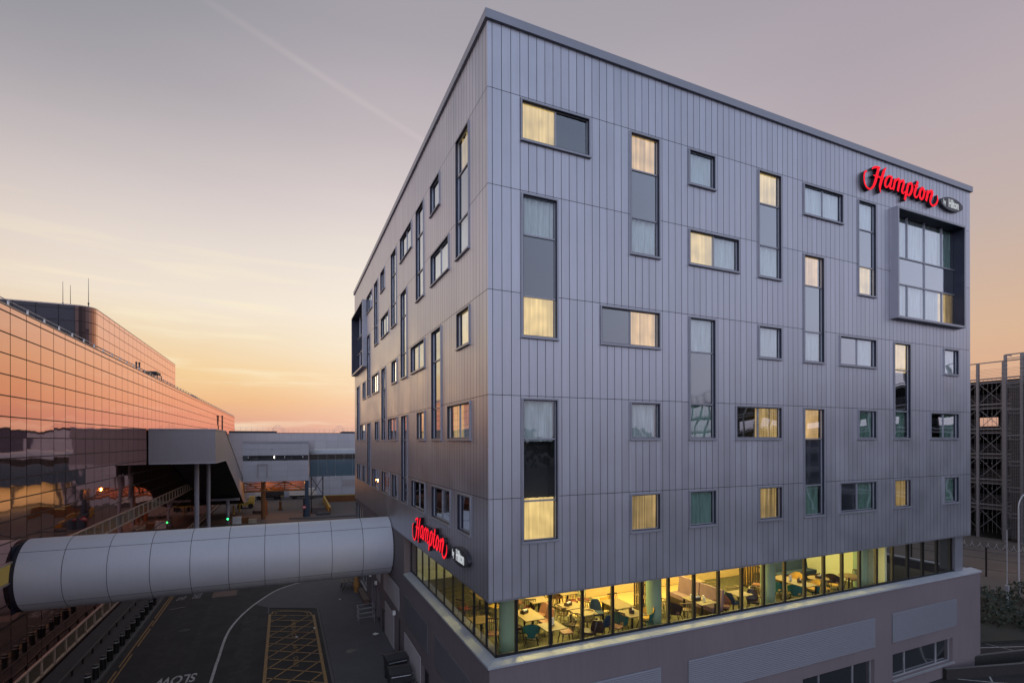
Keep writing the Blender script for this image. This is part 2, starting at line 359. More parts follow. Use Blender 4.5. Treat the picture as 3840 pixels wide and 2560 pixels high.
patch = pm('asphalt_patch', (.015, .015, .017), .8, 0, .3, 2, bump=.3, bscale=90)
sheet('road_patch', [(-12.6, 17.2), (-10.2, 17.5), (-10.3, 20.4), (-12.5, 20.2)], GZ + .004, patch)
sheet('road_patch', [(-8.3, 13.6), (-7.3, 13.5), (-7.35, 24.4), (-8.1, 24.6)], GZ + .004, patch)
for x in (-12.15, -10.45): struct(MB().strip([(x, -8), (x + .05, 20), (x - .02, 44)], .42, GZ + .0025).build('tyre_wear', patch))
for x, y in ((-11.4, 23.2), (-2.2, 15.6)):
    tag(MB().cyl((x, y, GZ), (x, y, GZ + .017), .33, .33, 24).cyl((x, y, GZ + .017), (x, y, GZ + .021), .26, .26, 24).build('manhole_cover', M['darksteel']), 'round iron manhole cover in the road between kerb and white line' if x < -8 else 'round iron manhole cover in the pavement beside the hatched bay', 'manhole cover', 'manhole covers')
# ------------------------------------------------------------------ the hotel
hotel = empty('hotel_building', (0, 0, GZ), 'large grey metal-clad block on a pinkish podium, lit bedroom windows, glazed restaurant band', 'building')
J = [22.27, 19.33, 16.12, 12.91, 9.72]; ZB, ZT = 6.6, 24.3
LEV = [ZT] + J + [ZB]
def FR(u, v, d): return (u, -d, v)
def FL(u, v, d): return (-d, u, v)
def fbox(mb, F, u0, u1, v0, v1, d0, d1, m=0):
    a = F(u0, v0, d0); b = F(u1, v1, d1)
    mb.box(a[0], b[0], a[1], b[1], a[2], b[2], m)
def fquad(mb, F, u0, u1, v0, v1, d, m=0): mb.add([F(u0, v0, d), F(u1, v0, d), F(u1, v1, d), F(u0, v1, d)], [(0, 1, 2, 3)], m)

# window lists: (u0, u1, row, kind, pane fills)   wide: [left,right]  tall: [top,mid,bottom]
WR = [
 (1.10, 3.66, 0, 'w', ['cur_lit', 'dark']), (5.27, 6.58, 0, 't', ['cur_peach', 'sp', 'cur_pale']), (7.90, 9.22, 0, 's', ['cur_pale']), (11.46, 12.78, 0, 't', ['cur_lit', 'sp', 'cur_pale']), (14.09, 16.63, 0, 'w', ['cur_pale', 'cur_pale']), (17.65, 18.94, 0, 't', ['cur_pale', 'sp', 'cur_lit']),
 (1.12, 2.43, 1, 't', ['cur_pale', 'sp', 'cur_lit']), (7.90, 10.44, 1, 'w', ['cur_lit', 'cur_pale']), (14.09, 15.38, 1, 't', ['cur_peach', 'sp', 'cur_pale']),
 (4.04, 6.58, 2, 'w', ['sp', 'cur_peach']), (7.90, 9.21, 2, 't', ['cur_pale', 'sp', 'cur_green']), (11.46, 12.78, 2, 's', ['cur_pale']), (16.38, 18.94, 2, 'w', ['sp', 'cur_pale']), (20.26, 21.56, 2, 't', ['cur_lit', 'dark', 'cur_green']), (24.33, 25.66, 2, 's', ['cur_pale']),
 (1.12, 2.43, 3, 't', ['cur_pale', 'dark', 'cur_lit']), (5.26, 6.58, 3, 's', ['cur_pale']), (10.22, 12.77, 3, 'w', ['dark', 'cur_dim']), (14.08, 15.37, 3, 't', ['cur_peach', 'sp', 'cur_green']), (17.64, 18.93, 3, 's', ['cur_green']), (23.17, 25.66, 3, 'w', ['dark', 'cur_green']),
 (5.26, 6.58, 4, 's', ['cur_dim']), (7.89, 9.22, 4, 's', ['cur_green']), (11.45, 12.78, 4, 's', ['cur_dim']), (16.37, 18.92, 4, 'w', ['sp', 'cur_green']), (20.24, 21.55, 4, 's', ['cur_dim']), (24.33, 25.65, 4, 's', ['cur_green'])]
WL = [
 (1.66, 3.10, 0, 't', ['cur_lit', 'sp', 'cur_pale']), (5.16, 6.60, 0, 's', ['cur_pale']), (7.70, 9.16, 0, 't', ['dark', 'sp', 'dark']), (10.04, 12.70, 0, 'w', ['dark', 'dark']), (13.74, 15.22, 0, 't', ['dark', 'sp', 'dark']), (17.26, 18.74, 0, 's', ['dark']), (19.76, 21.24, 0, 't', ['dark', 'sp', 'dark']), (22.12, 24.70, 0, 'w', ['dark', 'dark']),
 (3.94, 6.54, 1, 'w', ['cur_pale', 'cur_pale']), (11.13, 12.58, 1, 't', ['dark', 'sp', 'dark']), (16.0, 18.6, 1, 'w', ['cur_pale', 'dark']), (23.1, 24.5, 1, 't', ['dark', 'sp', 'dark']),
 (1.64, 3.04, 2, 's', ['cur_lit']), (5.02, 6.46, 2, 't', ['dark', 'sp', 'dark']), (7.62, 10.25, 2, 'w', ['cur_pale', 'cur_pale']), (13.68, 15.12, 2, 's', ['dark']), (17.06, 18.46, 2, 't', ['dark', 'sp', 'dark']), (19.62, 22.2, 2, 'w', ['cur_pale', 'dark']), (25.5, 26.95, 2, 's', ['dark']), (28.9, 30.4, 2, 't', ['dark', 'sp', 'dark']),
 (1.60, 4.18, 3, 'w', ['cur_pale', 'cur_lit']), (7.62, 9.02, 3, 's', ['cur_lit']), (11.1, 12.5, 3, 't', ['dark', 'sp', 'dark']), (13.68, 16.24, 3, 'w', ['dark', 'cur_pale']), (19.62, 21.02, 3, 's', ['dark']), (23.1, 24.48, 3, 't', ['dark', 'sp', 'dark']), (25.7, 28.3, 3, 'w', ['dark', 'cur_pale']),
 (1.57, 2.98, 4, 's', ['dark']), (3.85, 6.45, 4, 'w', ['dark', 'dark']), (7.60, 10.18, 4, 'w', ['dark', 'dark']), (13.6, 15.0, 4, 's', ['dark']), (15.85, 18.4, 4, 'w', ['dark', 'cur_amber']), (19.62, 22.2, 4, 'w', ['dark', 'dark']), (25.6, 27.0, 4, 's', ['dark']), (27.9, 30.3, 4, 'w', ['dark', 'dark'])]
M['cur_amber'] = curtain_lit('amber_room', (1, .3, .05), .35, .8, 5)
def wrect(w):
    u0, u1, r, kind, _ = w
    top = J[r] - .06; bot = (J[r + 1] if kind == 't' else J[r]) - (1.40 if (r == 4) else 1.37)
    if kind == 't' and r + 1 == 4: bot = J[4] - 1.42
    return u0, u1, bot, top
BAYR = (20.08, 25.76, 17.12, 22.26); BAYL = (24.9, 31.6, 17.1, 22.1)

def curtain(F, u0, u1, v0, v1, d, mat, parent):
    mb = MB(); n = max(12, int((u1 - u0) * 40)); vs = []; ph = random.random() * 6
    for i in range(n + 1):
        u = u0 + (u1 - u0) * i / n
        dd = d + .034 * math.sin(u * 33 + ph + 1.5 * math.sin(u * 5 + ph)) + .024 * math.sin(u * 14.7 + ph * 2)
        vs += [F(u, v0, dd), F(u, v1, dd + .01)]
    mb.add(vs, [(2 * i, 2 * i + 2, 2 * i + 3, 2 * i + 1) for i in range(n)])
    return mb.build('curtain', mat, parent, smooth=True)
def window(F, w):
    u0, u1, v0, v1 = wrect(w); fills = w[4]; kind = w[3]
    mb = MB(); t = .052
    for a in ((u0, u0 + t, v0, v1), (u1 - t, u1, v0, v1), (u0 + t, u1 - t, v0, v0 + t), (u0 + t, u1 - t, v1 - t, v1)):
        fbox(mb, F, *a, -.04, .045, 0)
    fbox(mb, F, u0 - .01, u1 + .01, v0 - .035, v0, -.02, .085, 0)      # sill drip
    i0, i1, j0, j1 = u0 + t, u1 - t, v0 + t, v1 - t
    e = .012
    for a in ((i0, i0 + e, j0, j1), (i1 - e, i1, j0, j1), (i0 + e, i1 - e, j0, j0 + e), (i0 + e, i1 - e, j1 - e, j1)): fbox(mb, F, *a, -.085, .040, 1)
    i0, i1, j0, j1 = i0 + e, i1 - e, j0 + e, j1 - e
    for a in ((i0 - .02, i0, j0, j1), (i1, i1 + .02, j0, j1), (i0, i1, j0 - .14, j0 - .12), (i0, i1, j1 + .12, j1 + .14)): fbox(mb, F, *a, -.60, -.086, 2)
    fquad(mb, F, i0 - .02, i1 + .02, j0 - .14, j1 + .14, -.60, 2)
    g = .024
    for a in ((i0, i0 + g, j0, j1), (i1 - g, i1, j0, j1), (i0 + g, i1 - g, j0, j0 + g), (i0 + g, i1 - g, j1 - g, j1)): fbox(mb, F, *a, -.095, -.045, 0)
    k0, k1, l0, l1 = i0 + g, i1 - g, j0 + g, j1 - g
    cells = []
    if kind == 's': cells = [(k0, k1, l0, l1)]
    elif kind == 'w':
        mid = (k0 + k1) / 2; cells = [(k0, mid - .025, l0, l1), (mid + .025, k1, l0, l1)]
        fbox(mb, F, mid - .025, mid + .025, l0, l1, -.092, -.04, 0)
    else:
        a = v1 - 1.29; b = v0 + 1.30
        cells = [(k0, k1, a + .03, l1), (k0, k1, b + .03, a - .03), (k0, k1, l0, b - .03)]
        for q in (a, b): fbox(mb, F, k0, k1, q - .025, q + .025, -.092, -.035, 0)
    wo = mb.build('window', [M['frame'], M['navy'], M['room']], hotel)
    if any(f.startswith('cur_l') or f.startswith('cur_p') and f == 'cur_peach' or f == 'cur_dim' for f in fills): wo['label'] = 'window with a lit curtain'
    for c, f in zip(cells, fills):
        q = MB(); fquad(q, F, *c, -.07)
        if f == 'sp': q.build('spandrel_panel', M['spandrel'], wo); continue
        q.build('pane', M['pane'], wo)
        if f != 'dark': curtain(F, c[0] - .03, c[1] + .03, c[2] - .11, c[3] + .11, -.21, M[f], wo)
    return wo
def subtract(rect, holes):
    out = [rect]
    for h in holes:
        nx = []
        for (a, b, c, d) in out:
            if h[1] <= a or h[0] >= b or h[3] <= c or h[2] >= d: nx.append((a, b, c, d)); continue
            if h[0] > a: nx.append((a, h[0], c, d)); a = h[0]
            if h[1] < b: nx.append((h[1], b, c, d)); b = h[1]
            if h[2] > c: nx.append((a, b, c, h[2]))
            if h[3] < d: nx.append((a, b, h[3], d))
        out = nx
    return out
def cladding(F, joints, rects, length, backd, gap=.009):
    holes = [(r[0] + .03, r[1] - .03, r[2] + .03, r[3] - .03) for r in rects]
    mb = MB(); bk = MB()
    for r in range(len(LEV) - 1):
        z1, z0 = LEV[r], LEV[r + 1]
        row = [h for h in holes if h[2] < z1 and h[3] > z0]
        for q in subtract((0.0, length, z0, z1), row): fquad(bk, F, *q, backd)
        for a, b in zip(joints[:-1], joints[1:]):
            for q in subtract((a + (gap if a > 0 else 0), b - gap, z0 + gap, z1 - gap), [h for h in row if h[0] < b and h[1] > a]):
                fquad(mb, F, *q, 0)
    mb.build('cladding', M['clad'], hotel); bk.build('cladding_joint', M['clad_gap'], hotel)
jr = [0, .155, .465, .778] + [1.09 + .2945 * i for i in range(0, 87)] + [26.79]
jl = [0, .135, .43, .73, 1.03, 1.325] + [1.62 + .2945 * i for i in range(0, 103)] + [32.0]
cladding(FR, jr, [wrect(w) for w in WR] + [BAYR], 26.79, -.035)
cladding(FL, jl, [wrect(w) for w in WL] + [BAYL], 32.0, -.035)
for w in WR: window(FR, w)
for w in WL: window(FL, w)
# end walls, roof, coping, soffit
b = MB(); b.box(26.75, 26.79, .04, 32, ZB, ZT); b.box(.04, 26.75, 31.96, 32.0, ZB, ZT); b.build('end_wall', M['clad'], hotel)
MB().box(.05, 26.74, .05, 31.95, ZT - .4, ZT - .2).build('roof', M['slab'], hotel)
c = MB(); o_ = .09
for a in ((-o_, 26.79 + o_, -o_, .35), (-o_, 26.79 + o_, 31.65, 32 + o_), (-o_, .35, .35, 31.65), (26.44, 26.79 + o_, .35, 31.65)): c.box(*a, 24.29, 24.565)
c.build('coping', M['coping'], hotel)
s = MB(); s.box(.0, 26.79, .0, .46, ZB - .03, ZB + .02); s.box(.0, .46, .46, 31.9, ZB - .03, ZB + .02); s.build('soffit', M['frame'], hotel)
# interior floor plates keep the upper storeys dark
MB().box(.7, 26.6, .7, 31.9, 7.9, 8.1).build('floor_slab', M['room'], hotel)

# projecting bay windows
def bay(F, rect, pd, us, vs, fills):
    u0, u1, v0, v1 = rect; mb = MB(); t = .10
    for a in ((u0, u0 + t, v0, v1), (u1 - t, u1, v0, v1), (u0 + t, u1 - t, v0, v0 + t), (u0 + t, u1 - t, v1 - t, v1)):
        fbox(mb, F, *a, -.02, pd, 0)
    for a in ((u0 + t, u0 + t + .01, v0 + t, v1 - t), (u1 - t - .01, u1 - t, v0 + t, v1 - t), (u0 + t + .01, u1 - t - .01, v1 - t - .01, v1 - t), (u0 + t + .01, u1 - t - .01, v0 + t, v0 + t + .01)):
        fbox(mb, F, *a, -.25, pd - .03, 1)
    i0, i1, j0, j1 = u0 + t + .01, u1 - t - .01, v0 + t + .01, v1 - t - .01
    for a in ((i0 - .03, i0, j0, j1), (i1, i1 + .03, j0, j1), (i0, i1, j0 - .03, j0), (i0, i1, j1, j1 + .03)): fbox(mb, F, *a, -.75, -.255, 2)
    fquad(mb, F, i0, i1, j0, j1, -.75, 2)
    us = [i0] + us + [i1]; vs = [j0] + vs + [j1]
    for v in vs[1:-1]: fbox(mb, F, i0, i1, v - .03, v + .03, -.22, -.14, 0)
    cells = []
    for r in range(3):
        cols = us if r != 1 else [us[0], us[2], us[-1]]
        for k in range(len(cols) - 1):
            a, bb = cols[k], cols[k + 1]
            if k: fbox(mb, F, a - .025, a + .025, vs[r] + .03, vs[r + 1] - .03, -.215, -.135, 0)
            cells.append((r, k, (a + .025, bb - .025, vs[r] + .03, vs[r + 1] - .03)))
    wo = mb.build('bay_window', [M['frame'], M['navy'], M['room']], hotel)
    for r, k, c in cells:
        q = MB(); fquad(q, F, *c, -.18); f = fills.get((r, k), 'sp')
        if f == 'sp': q.build('spandrel_panel', M['spandrel'], wo)
        else:
            q.build('pane', M['pane'], wo)
            if f != 'dark': curtain(F, c[0] - .02, c[1] + .02, c[2] - .02, c[3] + .02, -.34, M[f], wo)
    return wo
bw = bay(FR, BAYR, .30, [21.62, 23.04, 24.53], [18.99 - .1, 20.15], {(0, 0): 'cur_pale', (0, 1): 'cur_pale', (0, 2): 'cur_pale', (0, 3): 'cur_lit', (2, 0): 'cur_pale', (2, 1): 'cur_pale', (2, 2): 'cur_pale', (2, 3): 'cur_green'})
curtain(FR, 25.05, 25.6, 17.25, 18.85, -.27, M['cur_dim'], bw)
bay(FL, BAYL, .32, [26.3, 27.9, 29.9], [18.9, 20.2], {(0, 0): 'dark', (0, 1): 'dark', (0, 2): 'dark', (0, 3): 'dark', (2, 0): 'dark', (2, 1): 'dark', (2, 2): 'dark', (2, 3): 'dark'})

# podium: walls with openings, ledge
PZ = 4.55
PH = [(14.04, 18.81, -.6, 1.55), (20.18, 25.16, .33, 1.52)]      # glazed openings in the right-hand wall
LH = [(7.2, 8.54, GZ, 1.42), (22.93 - 1.55, 22.95, GZ, 1.78), (19.5, 20.6, GZ, 1.8), (25.35, 28.3, .25, 1.6)]
pw = MB()
for q in subtract((.03, 27.76, GZ, PZ), PH): fbox(pw, FR, *q, -.33, -.03)
for q in subtract((.33, 12.1, GZ, PZ), LH): fbox(pw, FL, *q, -.33, -.03)
for q in subtract((12.1, 31.9, GZ, ZB - .03), LH + [(27.3, 31.5, 1.9, 6.2)]): fbox(pw, FL, *q, -.33, -.03)
pw.box(27.43, 27.76, .33, 11.7, GZ, PZ); pw.box(.33, 27.76, 11.7, 12.0, GZ, 4.2)
pw.box(.34, .6, 12.0, 12.35, GZ, ZB - .03)
pw.build('podium_wall', M['plaster'], hotel)
ld = MB()
step = 2.47
x = .5
def ledge_piece(F, a, b):
    ld.add([F(a, PZ + .0, .03), F(b, PZ + .0, .03), F(b, PZ + .07, .03), F(a, PZ + .07, .03), F(a, PZ + .16, -.46), F(b, PZ + .16, -.46), F(a, PZ, -.46), F(b, PZ, -.46)],
           [(0, 1, 2, 3), (3, 2, 5, 4), (0, 3, 4, 6), (1, 7, 5, 2), (0, 6, 7, 1)])
us = [1.18 + step * i for i in range(11)]
us = [.55] + us + [27.80]
for a, bq in zip(us[:-1], us[1:]): ledge_piece(FR, a + .006, bq - .006)
ys = [.55, 2.4, 4.85, 7.25, 9.65, 12.08]
for a, bq in zip(ys[:-1], ys[1:]): ledge_piece(FL, a + .006, bq - .006)
ld.add([(-.03, -.03, PZ), (.55, -.03, PZ), (.55, -.03, PZ + .07), (-.03, -.03, PZ + .07), (-.03, .55, PZ), (-.03, .55, PZ + .07), (.46, .55, PZ + .16), (.46, .46, PZ + .16), (.55, .46, PZ + .16)],
       [(0, 1, 2, 3), (0, 3, 5, 4), (3, 2, 8, 7), (3, 7, 6, 5)])
ld.box(27.4, 27.8, .47, 11.7, PZ, PZ + .08)
ld.build('ledge', M['ledge'], hotel)
# restaurant glazing
GX = .384; G0 = PZ + .17; G1 = 7.35
sf = MB()
mR = [.384, 1.11] + [2.34 + 1.235 * i for i in range(20)]
mL = [1.18, 2.39, 3.61, 4.82, 6.03, 7.24, 8.47, 9.66, 10.87, 12.0]
sf.box(GX - .02, GX + .03, GX - .02, GX + .03, G0, G1)
lit_side = MB()  # strips behind the black fronts, in the lighter colour standing for lit sides
for m in mR[1:]: sf.box(m - .034, m + .034, GX - .03, GX + .025, G0, G1); lit_side.box(m - .028, m + .028, GX + .026, GX + .12, G0, G1)
for m in mL: sf.box(GX - .03, GX + .05, m - .022, m + .022, G0, G1)
sf.box(GX, 26.6, GX - .02, GX + .05, G0 - .02, G0 + .07); sf.box(GX - .02, GX + .03, GX, 12.1, G0 - .02, G0 + .05)
shop = sf.build('shopfront', M['black'], hotel); lit_side.build('mullion_lit_side', M['lit_side'], shop)
for a, bq in zip(mR[:-1], mR[1:]): MB().add([(a + .03, GX, G0 + .05), (bq - .03, GX, G0 + .05), (bq - .03, GX, G1), (a + .03, GX, G1)], [(0, 1, 2, 3)]).build('pane', M['rglass'], shop)
yl = [.384] + mL
for a, bq in zip(yl[:-1], yl[1:]): MB().add([(GX, a + .022, G0 + .04), (GX, bq - .022, G0 + .04), (GX, bq - .022, G1), (GX, a + .022, G1)], [(0, 1, 2, 3)]).build('pane', M['rglass'], shop)
MB().box(26.0, 26.7, .3, 1.0, G0, G1).build('corner_pier', M['frame'], hotel)
# restaurant shell
FZ = 4.3
MB().box(.45, 26.6, .45, 12, FZ - .12, FZ).build('restaurant_floor', M['carpet'], hotel)
MB().add([(5.2, 3.6, FZ + .004), (6.9, 3.6, FZ + .004), (6.9, 11, FZ + .004), (4.4, 11, FZ + .004)], [(0, 1, 2, 3)]).build('oak_floor', M['oakfloor'], hotel)
MB().add([(7.2, 3.9, FZ + .004), (13.0, 3.6, FZ + .004), (13.0, 5.5, FZ + .004), (7.2, 5.5, FZ + .004)], [(0, 1, 2, 3)]).build('oak_floor', M['oakfloor'], hotel)
MB().box(.45, 26.6, .45, 12, 7.36, 7.5).build('ceiling', M['ceil'], hotel)
iw = MB(); iw.box(6.9, 20.6, 5.6, 5.75, FZ, 7.36); iw.box(6.75, 6.9, 5.6, 11.7, FZ, 7.36); iw.box(.6, 6.75, 11.55, 11.69, FZ, 7.36); iw.box(20.6, 20.75, .6, 5.75, FZ, 7.36)
iw.build('restaurant_wall', M['wallgreen'], hotel)
dd = MB(); dd.box(6.95, 20.5, 5.55, 5.6, FZ, FZ + 1.15); dd.box(6.95, 20.5, 5.52, 5.6, FZ + 1.15, FZ + 1.2); dd.box(10.6, 12.0, 5.54, 5.6, FZ + 1.2, 7.3); dd.build('dado', M['dado'], hotel)
for (cx_, cy_) in ((1.35, 1.65), (7.5, 1.5), (13.92, 1.6), (20.2, 1.5)):
    MB().cyl((cx_, cy_, FZ), (cx_, cy_, 7.36), .30, .30, 28).cyl((cx_, cy_, FZ), (cx_, cy_, FZ + .12), .315, .315, 28).build('column', M['colgreen'], hotel, smooth=True)
MB().box(5.9, 6.6, 5.9, 6.4, FZ, FZ + 1.6).build('servery', M['dado'], hotel)
# podium right-hand wall fittings
def louvre(F, u0, u1, v0, v1):
    mb = MB(); n = int((v1 - v0) / .075)
    fbox(mb, F, u0, u1, v0, v1, -.03, -.012)
    for i in range(n):
        z = v0 + .02 + i * (v1 - v0 - .02) / n
        mb.add([F(u0, z, .02), F(u1, z, .02), F(u1, z + .05, -.012), F(u0, z + .05, -.012), F(u0, z - .012, .016), F(u1, z - .012, .016)], [(0, 1, 2, 3), (4, 5, 1, 0)])
    return mb.build('louvre', M['louvre'], hotel)
louvre(FR, 3.4, 6.59, 2.15, 3.45); louvre(FR, 7.85, 18.84, 2.1, 3.45); louvre(FR, 20.12, 25.48, 2.08, 3.46)
def podwin(F, u0, u1, v0, v1, mul, sill=True, name='podium_window'):
    mb = MB(); t = .05
    for a in ((u0, u0 + t, v0, v1), (u1 - t, u1, v0, v1), (u0 + t, u1 - t, v1 - t, v1), (u0 + t, u1 - t, v0, v0 + t)): fbox(mb, F, *a, -.26, -.18)
    for m in mul: fbox(mb, F, m - .025, m + .025, v0 + t, v1 - t, -.255, -.175)
    if sill: fbox(mb, F, u0 - .03, u1 + .03, v0 - .07, v0 - .002, -.2, .06)
    o = mb.build(name, M['steel'], hotel)
    cuts = [u0 + t] + list(mul) + [u1 - t]
    for a, bq in zip(cuts[:-1], cuts[1:]):
        q = MB(); fquad(q, F, a, bq, v0 + t, v1 - t, -.21); q.build('pane', M['dark_glass'], o)
    return o
podwin(FR, 14.04, 18.81, -.6, 1.55, [15.26, 17.52], False); podwin(FR, 20.18, 25.16, .33, 1.52, [21.38, 24.0])
podwin(FL, 25.35, 28.3, .25, 1.6, [26.8]); podwin(FL, 27.3, 31.5, 1.9, 6.2, [28.7, 30.1], False, 'stair_window')
# left-hand wall: flat infill panels, doors, lamps, rail
for u0, u1, v0, v1, m in ((13.37, 18.05, 2.27, 3.5, 'plaster_pale'), (19.3, 20.8, 2.3, 3.5, 'plaster_pale'), (7.33, 12.1, 2.2, 3.52, 'louvre'), (14.8, 17.6, GZ + .02, 1.63, 'plaster_pale'), (8.6, 12.05, GZ + .02, 1.6, 'plaster_pale'), (.9, 6.24, 2.2, 3.46, 'louvre')):
    q = MB(); fbox(q, FL, u0, u1, v0, v1, -.03, -.005); q.build('infill_panel', M[m], hotel)
for u0, u1, v1 in ((21.38, 22.95, 1.78), (19.5, 20.6, 1.8), (7.2, 8.54, 1.42)):
    q = MB(); fbox(q, FL, u0, u1, GZ, v1, -.24, -.2)
    d = q.build('door', M['dark_door'] if u0 < 8 else M['frame'], hotel)
    if u0 > 8:
        h = MB(); fbox(h, FL, (u0 + u1) / 2 - .02, (u0 + u1) / 2 + .02, .4, 1.0, -.19, -.13); h.build('handle', M['steel'], d)
for u, v in ((14.5, 1.85), (20.75, 1.95), (23.2, 1.9)):
    q = MB(); fbox(q, FL, u - .09, u + .09, v - .11, v + .11, -.03, .12); q.build('wall_lamp', M['card'], hotel)
q = MB(); fbox(q, FL, 9.95, 12.0, .20, .30, -.0, .12); fbox(q, FL, 9.95, 10.05, .1, .32, -.03, .13); q.build('wall_rail', M['steel'], hotel)
q = MB(); q.tube([(-.06, 17.9, GZ), (-.06, 17.9, 1.1), (-.06, 17.2, 1.15)], .03); q.tube([(-.07, 12.9, GZ), (-.07, 12.9, 2.0)], .025); q.build('pipe', M['black'], hotel)

# ------------------------------------------------------------------ illuminated signs
SCRIPT = {'H1': [(-0.08, 1.02, 0.062), (-0.22, 0.93, 0.089), (-0.28, 0.71, 0.089), (-0.23, 0.45, 0.089), (-0.08, 0.3, 0.082), (0.12, 0.27, 0.076), (0.33, 0.4, 0.112), (0.49, 0.64, 0.161), (0.6, 0.92, 0.169), (0.68, 1.14, 0.162), (0.75, 1.34, 0.156)], 'H2': [(0.27, 1.16, 0.035), (0.38, 1.26, 0.084), (0.61, 1.33, 0.099), (0.86, 1.36, 0.071)], 'H3': [(1.29, 1.45, 0.029), (1.13, 1.27, 0.144), (1.01, 1.0, 0.172), (0.9, 0.72, 0.164), (0.83, 0.5, 0.142), (0.86, 0.25, 0.036)], 'H4': [(0.35, 0.92, 0.042), (0.6, 0.93, 0.078), (0.86, 0.92, 0.078), (1.1, 0.91, 0.043)], 'a1': [(1.71, 1.12, 0.095), (1.51, 1.12, 0.087), (1.34, 0.99, 0.13), (1.22, 0.77, 0.144), (1.23, 0.62, 0.123), (1.35, 0.6, 0.08), (1.51, 0.74, 0.073), (1.65, 0.99, 0.066)], 'a2': [(1.73, 1.15, 0.125), (1.63, 0.87, 0.146), (1.56, 0.66, 0.131), (1.63, 0.59, 0.095), (1.81, 0.66, 0.037)], 'm1': [(1.96, 1.09, 0.133), (1.89, 0.86, 0.148), (1.79, 0.56, 0.132)], 'm2': [(1.89, 0.86, 0.037), (2.03, 1.04, 0.089), (2.2, 1.13, 0.119), (2.28, 1.06, 0.142), (2.22, 0.85, 0.157), (2.13, 0.56, 0.141)], 'm3': [(2.24, 0.9, 0.037), (2.38, 1.05, 0.09), (2.54, 1.13, 0.121), (2.61, 1.06, 0.144), (2.52, 0.82, 0.151), (2.45, 0.62, 0.128), (2.54, 0.56, 0.091), (2.74, 0.69, 0.03)], 'p1': [(2.97, 1.1, 0.13), (2.87, 0.84, 0.16), (2.77, 0.55, 0.16), (2.66, 0.27, 0.136)], 'p2': [(2.86, 0.88, 0.038), (3.04, 1.09, 0.1), (3.21, 1.12, 0.131), (3.25, 0.94, 0.162), (3.13, 0.68, 0.146), (2.97, 0.55, 0.1), (2.82, 0.58, 0.046)], 't1': [(3.69, 1.33, 0.134), (3.56, 1.02, 0.164), (3.43, 0.73, 0.156), (3.45, 0.59, 0.117), (3.6, 0.58, 0.086), (3.79, 0.78, 0.032)], 't2': [(3.4, 1.09, 0.039), (3.57, 1.09, 0.078), (3.75, 1.1, 0.039)], 'o1': [(4.09, 1.13, 0.104), (3.91, 0.97, 0.142), (3.82, 0.76, 0.166), (3.88, 0.59, 0.134), (4.03, 0.58, 0.103), (4.15, 0.76, 0.144), (4.2, 0.99, 0.136), (4.09, 1.13, 0.096)], 'o2': [(4.07, 1.09, 0.04), (4.19, 0.93, 0.056), (4.41, 1.01, 0.032)], 'n1': [(4.53, 1.08, 0.145), (4.45, 0.83, 0.169), (4.34, 0.54, 0.145)], 'n2': [(4.45, 0.83, 0.04), (4.61, 1.02, 0.105), (4.8, 1.1, 0.139), (4.86, 1.01, 0.172), (4.75, 0.79, 0.171), (4.68, 0.59, 0.138), (4.75, 0.47, 0.106), (4.94, 0.43, 0.09), (5.18, 0.57, 0.099), (5.3, 0.77, 0.1), (5.27, 1.0, 0.033)]}
